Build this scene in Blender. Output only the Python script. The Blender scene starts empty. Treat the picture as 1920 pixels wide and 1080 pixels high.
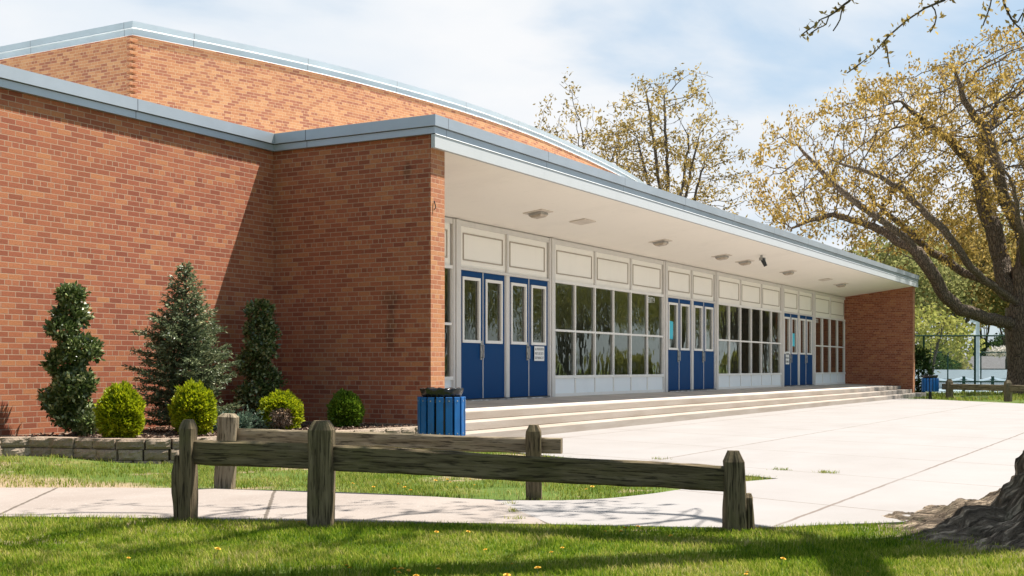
import bpy, math, random
import numpy as np
from mathutils import Vector, Matrix
random.seed(7)
rng = np.random.default_rng(7)
S = bpy.context.scene
COL = S.collection
TH = math.radians(29.35)
FWD = np.array([math.cos(TH), math.sin(TH), 0.0])
RGT = np.array([math.sin(TH), -math.cos(TH), 0.0])

# ------------------------------------------------------------------ camera
cd = bpy.data.cameras.new('camera')
cam = bpy.data.objects.new('camera', cd)
COL.objects.link(cam)
S.camera = cam
cam.location = (0, 0, 1.057)
cam.rotation_euler = (math.radians(90), 0, TH - math.radians(90))
cd.sensor_width = 36
cd.lens = 42.79
cd.shift_y = 0.0784
cd.clip_start = 0.1
cd.clip_end = 3000

# ------------------------------------------------------------------ light
SUN = Vector((1.5, -1.0, 3.4)).normalized()
ld = bpy.data.lights.new('sun', 'SUN')
ld.energy = 5.0
ld.angle = math.radians(0.5)
ld.color = (1.0, 0.95, 0.88)
lo = bpy.data.objects.new('sun', ld)
COL.objects.link(lo)
lo.rotation_euler = SUN.to_track_quat('Z', 'Y').to_euler()
S.view_settings.view_transform = 'Standard'
S.view_settings.look = 'None'
S.view_settings.gamma = 1
S.view_settings.exposure = 1.28

W = bpy.data.worlds.new('World')
S.world = W
W.use_nodes = True
wt = W.node_tree
wn = wt.nodes
wl = wt.links
for n in list(wn):
    wn.remove(n)
wo = wn.new('ShaderNodeOutputWorld')
bg = wn.new('ShaderNodeBackground')
bg.inputs['Strength'].default_value = 0.058
sky = wn.new('ShaderNodeTexSky')
sky.sky_type = 'NISHITA'
sky.sun_disc = False
sky.sun_elevation = math.asin(SUN.z)
sky.sun_rotation = math.atan2(SUN.x, SUN.y)
sky.dust_density = 1.2


def wmath(op, a, b=None):
    n = wn.new('ShaderNodeMath')
    n.operation = op
    for i, v in enumerate((a, b)):
        if v is None:
            continue
        if isinstance(v, (int, float)):
            n.inputs[i].default_value = v
        else:
            wl.new(v, n.inputs[i])
    return n.outputs[0]


tc = wn.new('ShaderNodeTexCoord')
sp = wn.new('ShaderNodeSeparateXYZ')
wl.new(tc.outputs['Generated'], sp.inputs[0])
zz = wmath('ADD', wmath('MAXIMUM', sp.outputs[2], 0.0), 0.22)
cx = wmath('DIVIDE', sp.outputs[0], zz)
cy = wmath('DIVIDE', sp.outputs[1], zz)
cb = wn.new('ShaderNodeCombineXYZ')
wl.new(cx, cb.inputs[0])
wl.new(cy, cb.inputs[1])
cb.inputs[2].default_value = 3.7
nz = wn.new('ShaderNodeTexNoise')
nz.inputs['Scale'].default_value = 1.35
nz.inputs['Detail'].default_value = 7
nz.inputs['Roughness'].default_value = 0.52
nz.inputs['Distortion'].default_value = 0.3
wl.new(cb.outputs[0], nz.inputs['Vector'])
# the bank of cloud lies to the north-east; the rest of the sky is mostly clear
ne = wmath('ADD', wmath('MULTIPLY', sp.outputs[0], 0.62), wmath('MULTIPLY', sp.outputs[1], 0.784))
bank = wn.new('ShaderNodeMapRange')
bank.interpolation_type = 'SMOOTHSTEP'
bank.inputs['From Min'].default_value = -0.1
bank.inputs['From Max'].default_value = 0.95
bank.inputs['To Min'].default_value = -0.16
bank.inputs['To Max'].default_value = 0.335
wl.new(ne, bank.inputs['Value'])
rc = wmath('ADD', wmath('MULTIPLY', sp.outputs[0], float(RGT[0])), wmath('MULTIPLY', sp.outputs[1], float(RGT[1])))
hi = wmath('MULTIPLY', wmath('ADD', wmath('MULTIPLY', wmath('MAXIMUM', rc, 0.0), 1.0), wmath('MULTIPLY', sp.outputs[2], 0.8)), -0.62)
cov = wmath('ADD', nz.outputs[0], wmath('ADD', hi, bank.outputs[0]))
mr = wn.new('ShaderNodeMapRange')
mr.interpolation_type = 'SMOOTHSTEP'
mr.inputs['From Min'].default_value = 0.40
mr.inputs['From Max'].default_value = 0.62
wl.new(cov, mr.inputs['Value'])
nz2 = wn.new('ShaderNodeTexNoise')
nz2.inputs['Scale'].default_value = 2.1
nz2.inputs['Detail'].default_value = 5
wl.new(cb.outputs[0], nz2.inputs['Vector'])
cr = wn.new('ShaderNodeValToRGB')
cr.color_ramp.elements[0].position = 0.36
cr.color_ramp.elements[0].color = (5.7, 6.2, 6.75, 1)
cr.color_ramp.elements[1].position = 0.62
cr.color_ramp.elements[1].color = (6.75, 6.85, 7.0, 1)
wl.new(nz2.outputs[0], cr.inputs[0])
skm = wn.new('ShaderNodeMix')
skm.data_type = 'RGBA'
skm.inputs[0].default_value = 0.6
skm.inputs[7].default_value = (4.2, 5.45, 6.5, 1)
wl.new(sky.outputs[0], skm.inputs[6])
mx = wn.new('ShaderNodeMix')
mx.data_type = 'RGBA'
wl.new(mr.outputs[0], mx.inputs[0])
wl.new(skm.outputs[2], mx.inputs[6])
wl.new(cr.outputs[0], mx.inputs[7])
wl.new(mx.outputs[2], bg.inputs['Color'])
wl.new(bg.outputs[0], wo.inputs[0])


# ------------------------------------------------------------------ node helpers
class NT:
    def __init__(s, name):
        s.m = bpy.data.materials.new(name)
        s.m.use_nodes = True
        s.t = s.m.node_tree
        for n in list(s.t.nodes):
            s.t.nodes.remove(n)
        s.out = s.t.nodes.new('ShaderNodeOutputMaterial')

    def n(s, kind, **kw):
        x = s.t.nodes.new(kind)
        for k, v in kw.items():
            setattr(x, k, v)
        return x

    def link(s, a, b):
        s.t.links.new(a, b)

    def setin(s, sock, v):
        if hasattr(v, 'is_output'):
            s.link(v, sock)
        elif isinstance(v, tuple) and len(v) == 3 and sock.type == 'RGBA':
            sock.default_value = (*v, 1)
        else:
            sock.default_value = v

    def math(s, op, a, b=None, c=None, clamp=False):
        x = s.n('ShaderNodeMath', operation=op)
        x.use_clamp = clamp
        for i, v in enumerate((a, b, c)):
            if v is not None:
                s.setin(x.inputs[i], v)
        return x.outputs[0]

    def mix(s, f, a, b, mode='MIX'):
        x = s.n('ShaderNodeMix', data_type='RGBA', blend_type=mode)
        s.setin(x.inputs[0], f)
        s.setin(x.inputs[6], a)
        s.setin(x.inputs[7], b)
        return x.outputs[2]

    def noise(s, vec, scale, detail=4, rough=0.55, dist=0.0):
        x = s.n('ShaderNodeTexNoise')
        x.inputs['Scale'].default_value = scale
        x.inputs['Detail'].default_value = detail
        x.inputs['Roughness'].default_value = rough
        x.inputs['Distortion'].default_value = dist
        if vec is not None:
            s.link(vec, x.inputs['Vector'])
        return x.outputs[0]

    def ramp(s, fac, stops, interp='LINEAR'):
        x = s.n('ShaderNodeValToRGB')
        e = x.color_ramp.elements
        x.color_ramp.interpolation = interp
        while len(e) < len(stops):
            e.new(0.5)
        for el, (p, c) in zip(e, stops):
            el.position = p
            el.color = (*c, 1) if isinstance(c, tuple) else (c, c, c, 1)
        s.link(fac, x.inputs[0])
        return x.outputs[0]

    def rng(s, v, a, b, c=0.0, d=1.0):
        x = s.n('ShaderNodeMapRange')
        x.interpolation_type = 'SMOOTHSTEP'
        s.link(v, x.inputs[0])
        for i, q in enumerate((a, b, c, d)):
            x.inputs[i + 1].default_value = q
        return x.outputs[0]

    def pos(s):
        return s.n('ShaderNodeNewGeometry').outputs['Position']

    def uv(s):
        return s.n('ShaderNodeTexCoord').outputs['UV']

    def obj(s):
        return s.n('ShaderNodeTexCoord').outputs['Object']

    def scale(s, vec, v):
        x = s.n('ShaderNodeMapping')
        x.inputs['Scale'].default_value = v
        s.link(vec, x.inputs[0])
        return x.outputs[0]

    def bump(s, h, strength=0.3, dist=0.02):
        x = s.n('ShaderNodeBump')
        x.inputs['Strength'].default_value = strength
        x.inputs['Distance'].default_value = dist
        s.link(h, x.inputs['Height'])
        return x.outputs[0]

    def principled(s, color, rough=0.6, normal=None, metallic=0.0, spec=0.5, **kw):
        x = s.n('ShaderNodeBsdfPrincipled')
        s.setin(x.inputs['Base Color'], color)
        s.setin(x.inputs['Roughness'], rough)
        x.inputs['Metallic'].default_value = metallic
        x.inputs['Specular IOR Level'].default_value = spec
        for k, v in kw.items():
            s.setin(x.inputs[k], v)
        if normal is not None:
            s.link(normal, x.inputs['Normal'])
        s.link(x.outputs[0], s.out.inputs[0])
        return s.m


def simple(name, color, rough=0.6, var=0.12, scale=6.0, metallic=0.0, spec=0.5, bump=0.0):
    t = NT(name)
    p = t.pos()
    nz = t.noise(p, scale, 5)
    dark = tuple(c * (1 - var) for c in color)
    lite = tuple(min(1, c * (1 + var)) for c in color)
    c = t.ramp(nz, [(0.3, dark), (0.7, lite)])
    nb = t.bump(t.noise(p, scale * 8, 4), bump, 0.01) if bump else None
    return t.principled(c, rough, nb, metallic, spec)


def brick_mat(name, stops, mortar, fine=True, stain=None, pale=None):
    t = NT(name)
    uv = t.uv()
    b = t.n('ShaderNodeTexBrick')
    b.offset = 0.5
    b.offset_frequency = 2
    b.squash = 0.5
    b.squash_frequency = 6
    t.link(uv, b.inputs['Vector'])
    b.inputs['Color1'].default_value = (0, 0, 0, 1)
    b.inputs['Color2'].default_value = (1, 1, 1, 1)
    b.inputs['Mortar'].default_value = (0.5, 0.5, 0.5, 1)
    b.inputs['Scale'].default_value = 1
    b.inputs['Mortar Size'].default_value = 0.0052
    b.inputs['Mortar Smooth'].default_value = 0.15
    b.inputs['Brick Width'].default_value = 0.2032
    b.inputs['Row Height'].default_value = 0.0677
    pos = t.pos()
    col = t.ramp(b.outputs['Color'], stops, 'LINEAR')
    n1 = t.noise(pos, 60, 4)
    col = t.mix(t.rng(n1, 0.3, 0.75, 0.0, 0.35), col, (0.10, 0.045, 0.03))
    big = t.noise(pos, 0.6, 4)
    col = t.mix(t.rng(big, 0.35, 0.7, 0.0, 0.22), col, (0.33, 0.12, 0.05))
    if stain:
        for (sx, sy, sz, rx, rz) in stain:
            m = t.n('ShaderNodeMapping')
            m.inputs['Location'].default_value = (-sx / rx, -sy / rx, -sz / rz)
            m.inputs['Scale'].default_value = (1 / rx, 1 / rx, 1 / rz)
            t.link(pos, m.inputs[0])
            ln = t.n('ShaderNodeVectorMath', operation='LENGTH')
            t.link(m.outputs[0], ln.inputs[0])
            d = t.math('ADD', ln.outputs['Value'], t.math('MULTIPLY', t.noise(pos, 9, 4), 0.9))
            col = t.mix(t.rng(d, 1.45, 0.75, 0.0, 0.5), col, (0.035, 0.02, 0.015))
    if pale:
        nn = t.noise(pos, 0.9, 6, 0.7)
        col = t.mix(t.rng(nn, 0.62, 0.8, 0, 0.35), col, pale)
    fac = b.outputs['Fac']
    mort = t.mix(t.noise(pos, 14, 3), tuple(c * 0.75 for c in mortar), tuple(c * 1.15 for c in mortar))
    col = t.mix(fac, col, mort)
    h = t.math('ADD', t.math('MULTIPLY', fac, -1.0), t.math('MULTIPLY', n1, 0.5))
    nb = t.bump(h, 0.55, 0.006)
    return t.principled(col, 0.85, nb, 0, 0.25)


def wood_mat(name, light, dark, moss, axis=0):
    t = NT(name)
    o = t.uv()
    sc = [24.0, 1.7, 1.0]
    g = t.noise(t.scale(o, tuple(sc)), 1.0, 6, 0.6, 0.6)
    big = t.noise(t.pos(), 5, 4)
    c = t.ramp(g, [(0.32, dark), (0.5, tuple((a + b) / 2 for a, b in zip(light, dark))), (0.68, light)])
    c = t.mix(t.rng(big, 0.42, 0.68, 0, 0.45), c, moss)
    up = t.n('ShaderNodeSeparateXYZ')
    t.link(t.n('ShaderNodeNewGeometry').outputs['Normal'], up.inputs[0])
    fine = t.noise(t.scale(o, tuple(v * 3 for v in sc)), 1.0, 4)
    c = t.mix(t.rng(fine, 0.52, 0.62, 0, 0.75), c, tuple(v * 0.3 for v in dark))
    nb = t.bump(t.math('ADD', g, t.math('MULTIPLY', fine, 0.6)), 0.8, 0.008)
    return t.principled(c, 0.9, nb, 0, 0.15)


def leaf_mat(name, stops, trans=0.3, gloss=0.0, clump=None, rough=0.4, cmix=0.4):
    """leaf colour differs from leaf to leaf and from clump to clump"""
    t = NT(name)
    r = t.n('ShaderNodeNewGeometry').outputs['Random Per Island']
    v = r
    if clump:
        cl = t.math('ADD', t.math('MULTIPLY', t.rng(t.noise(t.pos(), clump, 2), 0.3, 0.7), 0.6), t.math('MULTIPLY', t.rng(t.noise(t.pos(), clump * 4.7, 2), 0.3, 0.7), 0.4))
        v = t.math('ADD', t.math('MULTIPLY', r, 1 - cmix), t.math('MULTIPLY', cl, cmix))
    c = t.ramp(v, stops)
    d = t.n('ShaderNodeBsdfDiffuse')
    t.link(c, d.inputs[0])
    tr = t.n('ShaderNodeBsdfTranslucent')
    t.link(c, tr.inputs[0])
    m = t.n('ShaderNodeMixShader')
    m.inputs[0].default_value = trans
    t.link(d.outputs[0], m.inputs[1])
    t.link(tr.outputs[0], m.inputs[2])
    o = m.outputs[0]
    if gloss:
        g = t.n('ShaderNodeBsdfGlossy')
        g.inputs['Roughness'].default_value = rough
        m2 = t.n('ShaderNodeMixShader')
        m2.inputs[0].default_value = gloss
        t.link(o, m2.inputs[1])
        t.link(g.outputs[0], m2.inputs[2])
        o = m2.outputs[0]
    t.link(o, t.out.inputs[0])
    return t.m


def bark_mat(name, dark, light, scale=1.0):
    t = NT(name)
    p = t.pos()
    v = t.n('ShaderNodeTexVoronoi')
    v.feature = 'DISTANCE_TO_EDGE'
    v.inputs['Scale'].default_value = 1.0
    nd = t.noise(p, 5 * scale, 3)
    mp = t.scale(p, (14 * scale, 14 * scale, 4 * scale))
    ad = t.n('ShaderNodeVectorMath', operation='ADD')
    t.link(mp, ad.inputs[0])
    t.link(nd, ad.inputs[1])
    t.link(ad.outputs[0], v.inputs['Vector'])
    n2 = t.noise(p, 18 * scale, 5)
    c = t.ramp(t.math('ADD', t.math('MULTIPLY', t.rng(v.outputs['Distance'], 0, 0.25), 0.5), t.math('MULTIPLY', n2, 0.6)),
               [(0.15, dark), (0.75, light)])
    h = t.math('ADD', t.rng(v.outputs['Distance'], 0, 0.3), t.math('MULTIPLY', n2, 0.5))
    return t.principled(c, 0.9, t.bump(h, 0.9, 0.03 / scale), 0, 0.15)


# ------------------------------------------------------------------ materials
M = {}
BR = [(0.0, (0.245, 0.068, 0.036)), (0.3, (0.305, 0.089, 0.046)), (0.6, (0.37, 0.117, 0.057)), (0.85, (0.405, 0.143, 0.067)), (1.0, (0.46, 0.185, 0.078))]
M['brick'] = brick_mat('lower_brick', BR, (0.405, 0.26, 0.175), stain=[(14.25, 10.0, 2.05, 0.22, 0.22), (14.25, 9.72, 3.85, 0.1, 0.2), (14.25, 10.0, 1.6, 0.12, 0.5)])
BU = [(0.0, (0.30, 0.112, 0.068)), (0.26, (0.345, 0.130, 0.075)), (0.40, (0.43, 0.185, 0.088)), (0.7, (0.48, 0.22, 0.105)), (1.0, (0.54, 0.28, 0.135))]
M['brick_up'] = brick_mat('upper_brick', BU, (0.50, 0.33, 0.20), pale=(0.62, 0.42, 0.3))
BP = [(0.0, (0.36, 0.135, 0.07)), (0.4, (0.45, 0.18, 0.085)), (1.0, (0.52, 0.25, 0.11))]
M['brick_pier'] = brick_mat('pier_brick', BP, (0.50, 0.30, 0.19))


def metal_trim(name, col, rough, met=0.7):
    t = NT(name)
    p = t.pos()
    c = t.ramp(t.noise(p, 1.2, 4), [(0.3, tuple(v * 0.85 for v in col)), (0.7, col)])
    u = t.n('ShaderNodeSeparateXYZ')
    t.link(t.uv(), u.inputs[0])
    seam = t.math('LESS_THAN', t.math('PINGPONG', t.math('ADD', u.outputs[0], 0.7), 1.52), 0.007)
    c = t.mix(t.math('MULTIPLY', seam, 0.8), c, (0.08, 0.08, 0.085))
    return t.principled(c, rough, t.bump(t.noise(p, 3, 2), 0.05, 0.02), met, 0.5)


M['metal'] = metal_trim('aluminium_coping', (0.44, 0.475, 0.51), 0.42, 0.55)
M['metal_up'] = metal_trim('pale_aluminium_coping', (0.47, 0.53, 0.565), 0.4, 0.4)
M['trim'] = metal_trim('pale_highlight_strip', (0.80, 0.82, 0.84), 0.4, 0.0)  # near-white colour stands in for the highlight line along the copings
M['joint'] = simple('dark_joint', (0.10, 0.10, 0.11), 0.7)


def paint(name, col, streak=0.25, scale=1.4, rough=0.6, spec=0.3):
    t = NT(name)
    p = t.pos()
    n = t.noise(p, scale, 6, 0.65)
    s = t.noise(t.scale(p, (9, 9, 0.7)), 1.0, 4)
    c = t.mix(t.rng(n, 0.45, 0.8, 0, streak), col, tuple(v * 0.72 for v in col))
    c = t.mix(t.rng(s, 0.55, 0.8, 0, streak * 0.7), c, tuple(v * 0.7 for v in col))
    return t.principled(c, rough, t.bump(t.noise(p, 40, 3), 0.08, 0.01), 0, spec)


M['white'] = paint('white_panel_paint', (0.46, 0.475, 0.48))
M['soffit'] = paint('soffit_plaster', (0.91, 0.855, 0.775), 0.22, 0.9, 0.8)
M['cream'] = paint('cream_panel', (0.91, 0.865, 0.795), 0.18)
M['bead'] = paint('panel_bead', (0.40, 0.34, 0.28), 0.2)
M['frame'] = paint('grey_aluminium_frame', (0.68, 0.645, 0.61), 0.3, 3, 0.45)
M['lightframe'] = paint('pale_frame', (0.84, 0.81, 0.77), 0.2, 3, 0.45)
M['spandrel'] = paint('white_spandrel', (0.88, 0.90, 0.91), 0.15, 2)
M['bluedoor'] = paint('blue_door_paint', (0.002, 0.050, 0.165), 0.2, 1.3, 0.55, 0.12)
M['interior'] = simple('lobby_wall', (0.42, 0.39, 0.34))
M['roof'] = simple('white_roof_membrane', (0.80, 0.80, 0.78), 0.8, 0.06)
M['steel'] = simple('dull_steel', (0.42, 0.41, 0.39), 0.4, 0.2, 10, 0.7)
M['strip'] = simple('scuffed_strip', (0.42, 0.41, 0.40), 0.7, 0.9, 6)
M['black'] = simple('black_metal', (0.02, 0.02, 0.022), 0.5)
M['paper'] = simple('white_paper', (0.80, 0.80, 0.78), 0.8, 0.04)
M['cyan'] = simple('turquoise_paper', (0.07, 0.52, 0.66), 0.8, 0.05)
M['ink'] = simple('grey_ink', (0.06, 0.06, 0.065), 0.8)
M['lettering'] = simple('white_vinyl', (0.85, 0.86, 0.83), 0.6, 0.04)
M['lens'] = simple('dusty_lens', (0.44, 0.36, 0.28), 0.35, 0.3, 12)
M['plate'] = simple('painted_plate', (0.66, 0.58, 0.50), 0.6, 0.1)

t = NT('window_glass')
n = t.noise(t.scale(t.pos(), (1.0, 1.0, 0.6)), 2.3, 2)
nb = t.bump(n, 0.10, 0.06)
fr = t.n('ShaderNodeFresnel')
fr.inputs[0].default_value = 1.55
g = t.n('ShaderNodeBsdfGlossy')
g.inputs['Roughness'].default_value = 0.015
g.inputs[0].default_value = (0.95, 0.97, 0.92, 1)
t.link(nb, g.inputs['Normal'])
tr = t.n('ShaderNodeBsdfTransparent')
tr.inputs[0].default_value = (0.62, 0.66, 0.60, 1)
m = t.n('ShaderNodeMixShader')
t.link(t.math('MULTIPLY', fr.outputs[0], 1.9, clamp=True), m.inputs[0])
t.link(tr.outputs[0], m.inputs[1])
t.link(g.outputs[0], m.inputs[2])
t.link(m.outputs[0], t.out.inputs[0])
M['glass'] = t.m

# concrete of the plaza with its slab joints
t = NT('plaza_concrete')
p = t.pos()
sx = t.n('ShaderNodeSeparateXYZ')
t.link(p, sx.inputs[0])
wob = t.math('MULTIPLY', t.math('SUBTRACT', t.noise(p, 3, 3), 0.5), 0.035)


def joint(coord, off, per, w):
    a = t.math('ADD', t.math('SUBTRACT', coord, off), wob)
    a = t.math('PINGPONG', a, per / 2)
    return t.math('SUBTRACT', 1.0, t.rng(a, w * 0.35, w))


j1 = joint(sx.outputs[1], 2.45, 2.95, 0.022)
j2 = joint(t.math('SUBTRACT', sx.outputs[0], t.math('MULTIPLY', sx.outputs[1], 0.36)), 11.0, 2.53, 0.018)
j = t.math('MULTIPLY', t.math('MAXIMUM', j1, j2), t.rng(t.noise(p, 0.6, 3), 0.3, 0.55, 0.5, 1.0))
c = t.ramp(t.noise(p, 0.8, 6, 0.62), [(0.3, (0.232, 0.214, 0.201)), (0.7, (0.258, 0.242, 0.231))])
c = t.mix(t.rng(t.noise(p, 120, 3), 0.5, 0.8, 0, 0.25), c, (0.36, 0.32, 0.28))
c = t.mix(t.rng(t.noise(p, 7, 5, 0.7), 0.66, 0.8, 0, 0.3), c, (0.36, 0.32, 0.28))
c = t.mix(t.rng(t.noise(t.scale(p, (0.25, 0.9, 1)), 1.0, 5, 0.6), 0.5, 0.75, 0, 0.25), c, (0.17, 0.15, 0.135))
c = t.mix(t.math('MULTIPLY', j, 0.85), c, (0.12, 0.09, 0.07))
M['plaza'] = t.principled(c, 0.85, t.bump(t.math('SUBTRACT', t.noise(p, 60, 4), j), 0.25, 0.006), 0, 0.2)

t = NT('sidewalk_concrete')
p = t.pos()
sx = t.n('ShaderNodeVectorMath', operation='DOT_PRODUCT')
t.link(p, sx.inputs[0])
ca, sa = math.cos(0.16), math.sin(0.16)
jd = RGT * ca + FWD * sa
sx.inputs[1].default_value = tuple(jd)
wob = t.math('MULTIPLY', t.math('SUBTRACT', t.noise(p, 9, 3), 0.5), 0.035)
j = joint(sx.outputs['Value'], 1.55, 1.9, 0.02)
c = t.ramp(t.noise(p, 1.1, 6, 0.62), [(0.3, (0.215, 0.180, 0.155)), (0.7, (0.275, 0.238, 0.21))])
c = t.mix(t.rng(t.noise(p, 110, 3), 0.45, 0.75, 0, 0.45), c, (0.25, 0.21, 0.18))
c = t.mix(t.rng(t.noise(p, 45, 4), 0.6, 0.75, 0, 0.35), c, (0.62, 0.58, 0.54))
c = t.mix(t.math('MULTIPLY', j, 0.85), c, (0.075, 0.06, 0.045))
M['walk'] = t.principled(c, 0.9, t.bump(t.math('SUBTRACT', t.noise(p, 70, 4), j), 0.35, 0.008), 0, 0.2)

t = NT('step_concrete')
p = t.pos()
c = t.ramp(t.noise(t.scale(p, (0.7, 2, 6)), 1.0, 6, 0.6), [(0.3, (0.275, 0.227, 0.182)), (0.7, (0.37, 0.325, 0.280))])
c = t.mix(t.rng(t.noise(p, 90, 3), 0.5, 0.8, 0, 0.4), c, (0.22, 0.17, 0.13))
bl = t.n('ShaderNodeSeparateXYZ')
t.link(p, bl.inputs[0])
far = t.rng(bl.outputs[0], 36, 42)
stn = t.rng(t.noise(t.scale(p, (1.2, 1.2, 0.5)), 1.0, 4), 0.42, 0.58)
c = t.mix(t.math('MULTIPLY', t.math('MULTIPLY', far, stn), 0.6), c, (0.17, 0.16, 0.15))
M['steps'] = t.principled(c, 0.88, t.bump(t.noise(p, 50, 5), 0.4, 0.008), 0, 0.2)
M['porch'] = simple('porch_concrete', (0.46, 0.41, 0.36), 0.85, 0.2, 1.5, bump=0.15)

# lawn soil seen between the blades
t = NT('lawn_soil')
p = t.pos()
g1 = t.ramp(t.noise(p, 1.6, 6, 0.65), [(0.3, (0.045, 0.085, 0.014)), (0.55, (0.085, 0.125, 0.024)), (0.72, (0.17, 0.15, 0.055))])
g1 = t.mix(t.rng(t.noise(p, 40, 4), 0.4, 0.7, 0, 0.6), g1, (0.045, 0.06, 0.014))
dirt = t.noise(p, 0.9, 5, 0.6)
c = t.mix(t.rng(dirt, 0.56, 0.64, 0, 0.8), g1, (0.27, 0.195, 0.13))
sl = t.n('ShaderNodeVectorMath', operation='DISTANCE')
t.link(t.scale(p, (1.0, 0.42, 1.0)), sl.inputs[0])
sl.inputs[1].default_value = (7.35, 8.9 * 0.42, 0)
wr = t.math('ADD', sl.outputs['Value'], t.math('MULTIPLY', t.noise(p, 2.5, 4), 0.5))
c = t.mix(t.rng(wr, 1.15, 0.8, 0, 0.8), c, (0.30, 0.21, 0.145))
dv = t.n('ShaderNodeVectorMath', operation='DISTANCE')
t.link(p, dv.inputs[0])
dv.inputs[1].default_value = (8.85, 0.75, 0)
rr = t.math('ADD', dv.outputs['Value'], t.math('MULTIPLY', t.noise(p, 3.5, 4), 0.9))
c = t.mix(t.rng(rr, 2.1, 1.5, 0, 0.9), c, (0.155, 0.118, 0.084))
M['soil'] = t.principled(c, 0.95, t.bump(t.noise(p, 35, 5), 0.6, 0.02), 0, 0.1)

M['mulch'] = simple('bark_mulch', (0.12, 0.075, 0.05), 0.95, 0.5, 30, bump=0.8)
M['chip'] = leaf_mat('mulch_chip', [(0.0, (0.06, 0.035, 0.025)), (0.6, (0.16, 0.105, 0.075)), (1.0, (0.34, 0.26, 0.20))], 0.0)
M['grass'] = leaf_mat('grass_blade', [(0.0, (0.030, 0.070, 0.005)), (0.28, (0.092, 0.168, 0.010)), (0.50, (0.195, 0.260, 0.020)), (0.68, (0.32, 0.325, 0.055)), (0.86, (0.45, 0.38, 0.14)), (1.0, (0.54, 0.45, 0.24))], 0.35, 0.0, clump=1.4, cmix=0.5)
M['grassback'] = leaf_mat('grass_blade_worn', [(0.0, (0.045, 0.09, 0.010)), (0.32, (0.14, 0.20, 0.022)), (0.6, (0.25, 0.27, 0.05)), (0.84, (0.38, 0.34, 0.12)), (1.0, (0.50, 0.42, 0.22))], 0.35, 0.0, clump=1.3, cmix=0.5)
M['dandelion'] = simple('dandelion_petals', (0.62, 0.36, 0.02), 0.7, 0.2, 50)
M['stem'] = simple('flower_stem', (0.10, 0.18, 0.04), 0.7)
M['oakleaf'] = leaf_mat('oak_catkins', [(0.0, (0.14, 0.085, 0.02)), (0.4, (0.32, 0.21, 0.055)), (0.75, (0.49, 0.34, 0.095)), (1.0, (0.60, 0.47, 0.17))], 0.42, clump=0.9)
M['budleaf'] = leaf_mat('spring_bud_leaves', [(0.0, (0.12, 0.085, 0.025)), (0.5, (0.30, 0.215, 0.07)), (1.0, (0.48, 0.37, 0.13))], 0.45, clump=0.5)
M['greenleaf'] = leaf_mat('fresh_green_leaves', [(0.0, (0.11, 0.12, 0.04)), (0.5, (0.25, 0.25, 0.09)), (1.0, (0.42, 0.39, 0.16))], 0.4, clump=0.5)
M['mirrorleaf'] = leaf_mat('mid_green_leaves', [(0.0, (0.08, 0.09, 0.02)), (0.5, (0.20, 0.21, 0.05)), (0.85, (0.36, 0.33, 0.10)), (1.0, (0.50, 0.43, 0.15))], 0.45, clump=0.5)
M['limeleaf'] = leaf_mat('lime_leaves', [(0.0, (0.15, 0.16, 0.04)), (0.5, (0.29, 0.285, 0.07)), (1.0, (0.42, 0.39, 0.12))], 0.38, clump=0.7)
M['deepleaf'] = leaf_mat('dark_leaves', [(0.0, (0.02, 0.045, 0.012)), (0.6, (0.05, 0.085, 0.025)), (1.0, (0.10, 0.13, 0.04))], 0.3, clump=0.7)
M['blossom'] = leaf_mat('white_blossom', [(0.0, (0.45, 0.42, 0.36)), (1.0, (0.75, 0.70, 0.64))], 0.3)
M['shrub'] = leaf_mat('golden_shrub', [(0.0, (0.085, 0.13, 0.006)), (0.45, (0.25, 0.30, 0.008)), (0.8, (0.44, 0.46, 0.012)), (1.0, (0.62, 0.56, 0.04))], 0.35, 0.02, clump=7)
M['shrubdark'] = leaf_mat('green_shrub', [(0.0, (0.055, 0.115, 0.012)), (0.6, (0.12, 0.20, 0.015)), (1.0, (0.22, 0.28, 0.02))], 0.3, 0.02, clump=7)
M['deadleaf'] = leaf_mat('dead_foliage', [(0.0, (0.20, 0.13, 0.08)), (1.0, (0.55, 0.40, 0.28))], 0.2)
M['holly'] = leaf_mat('holly_leaves', [(0.0, (0.018, 0.038, 0.010)), (0.45, (0.065, 0.10, 0.022)), (0.68, (0.16, 0.20, 0.06)), (1.0, (0.50, 0.50, 0.30))], 0.15, 0.06, clump=6, rough=0.35)  # palest stops paint sunlit leaves into the colour, scattered at random
M['spruce'] = leaf_mat('spruce_needles', [(0.0, (0.032, 0.045, 0.022)), (0.42, (0.095, 0.125, 0.060)), (0.75, (0.22, 0.245, 0.125)), (1.0, (0.42, 0.38, 0.21))], 0.22, 0.03, clump=4)
M['juniper'] = leaf_mat('juniper_needles', [(0.0, (0.05, 0.085, 0.055)), (0.6, (0.12, 0.18, 0.12)), (1.0, (0.22, 0.28, 0.19))], 0.22, 0.03, clump=6)
M['bark'] = bark_mat('oak_bark', (0.040, 0.030, 0.022), (0.19, 0.145, 0.105))
t = NT('root_bark')
p = t.pos()
uv = t.uv()
n1 = t.noise(t.scale(uv, (15.0, 3.2, 1.0)), 1.0, 7, 0.66, 1.3)
n2 = t.noise(p, 34, 5, 0.65)
n3 = t.noise(p, 5, 4)
c = t.ramp(n1, [(0.36, (0.05, 0.037, 0.026)), (0.47, (0.19, 0.143, 0.10)), (0.62, (0.35, 0.27, 0.19))])
c = t.mix(t.rng(n2, 0.45, 0.7, 0, 0.5), c, (0.075, 0.057, 0.042))
c = t.mix(t.rng(n3, 0.5, 0.7, 0, 0.35), c, (0.12, 0.12, 0.06))
M['rootbark'] = t.principled(c, 0.92, t.bump(t.math('ADD', t.rng(n1, 0.34, 0.6), t.math('MULTIPLY', n2, 0.35)), 1.0, 0.05), 0, 0.12)
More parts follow.
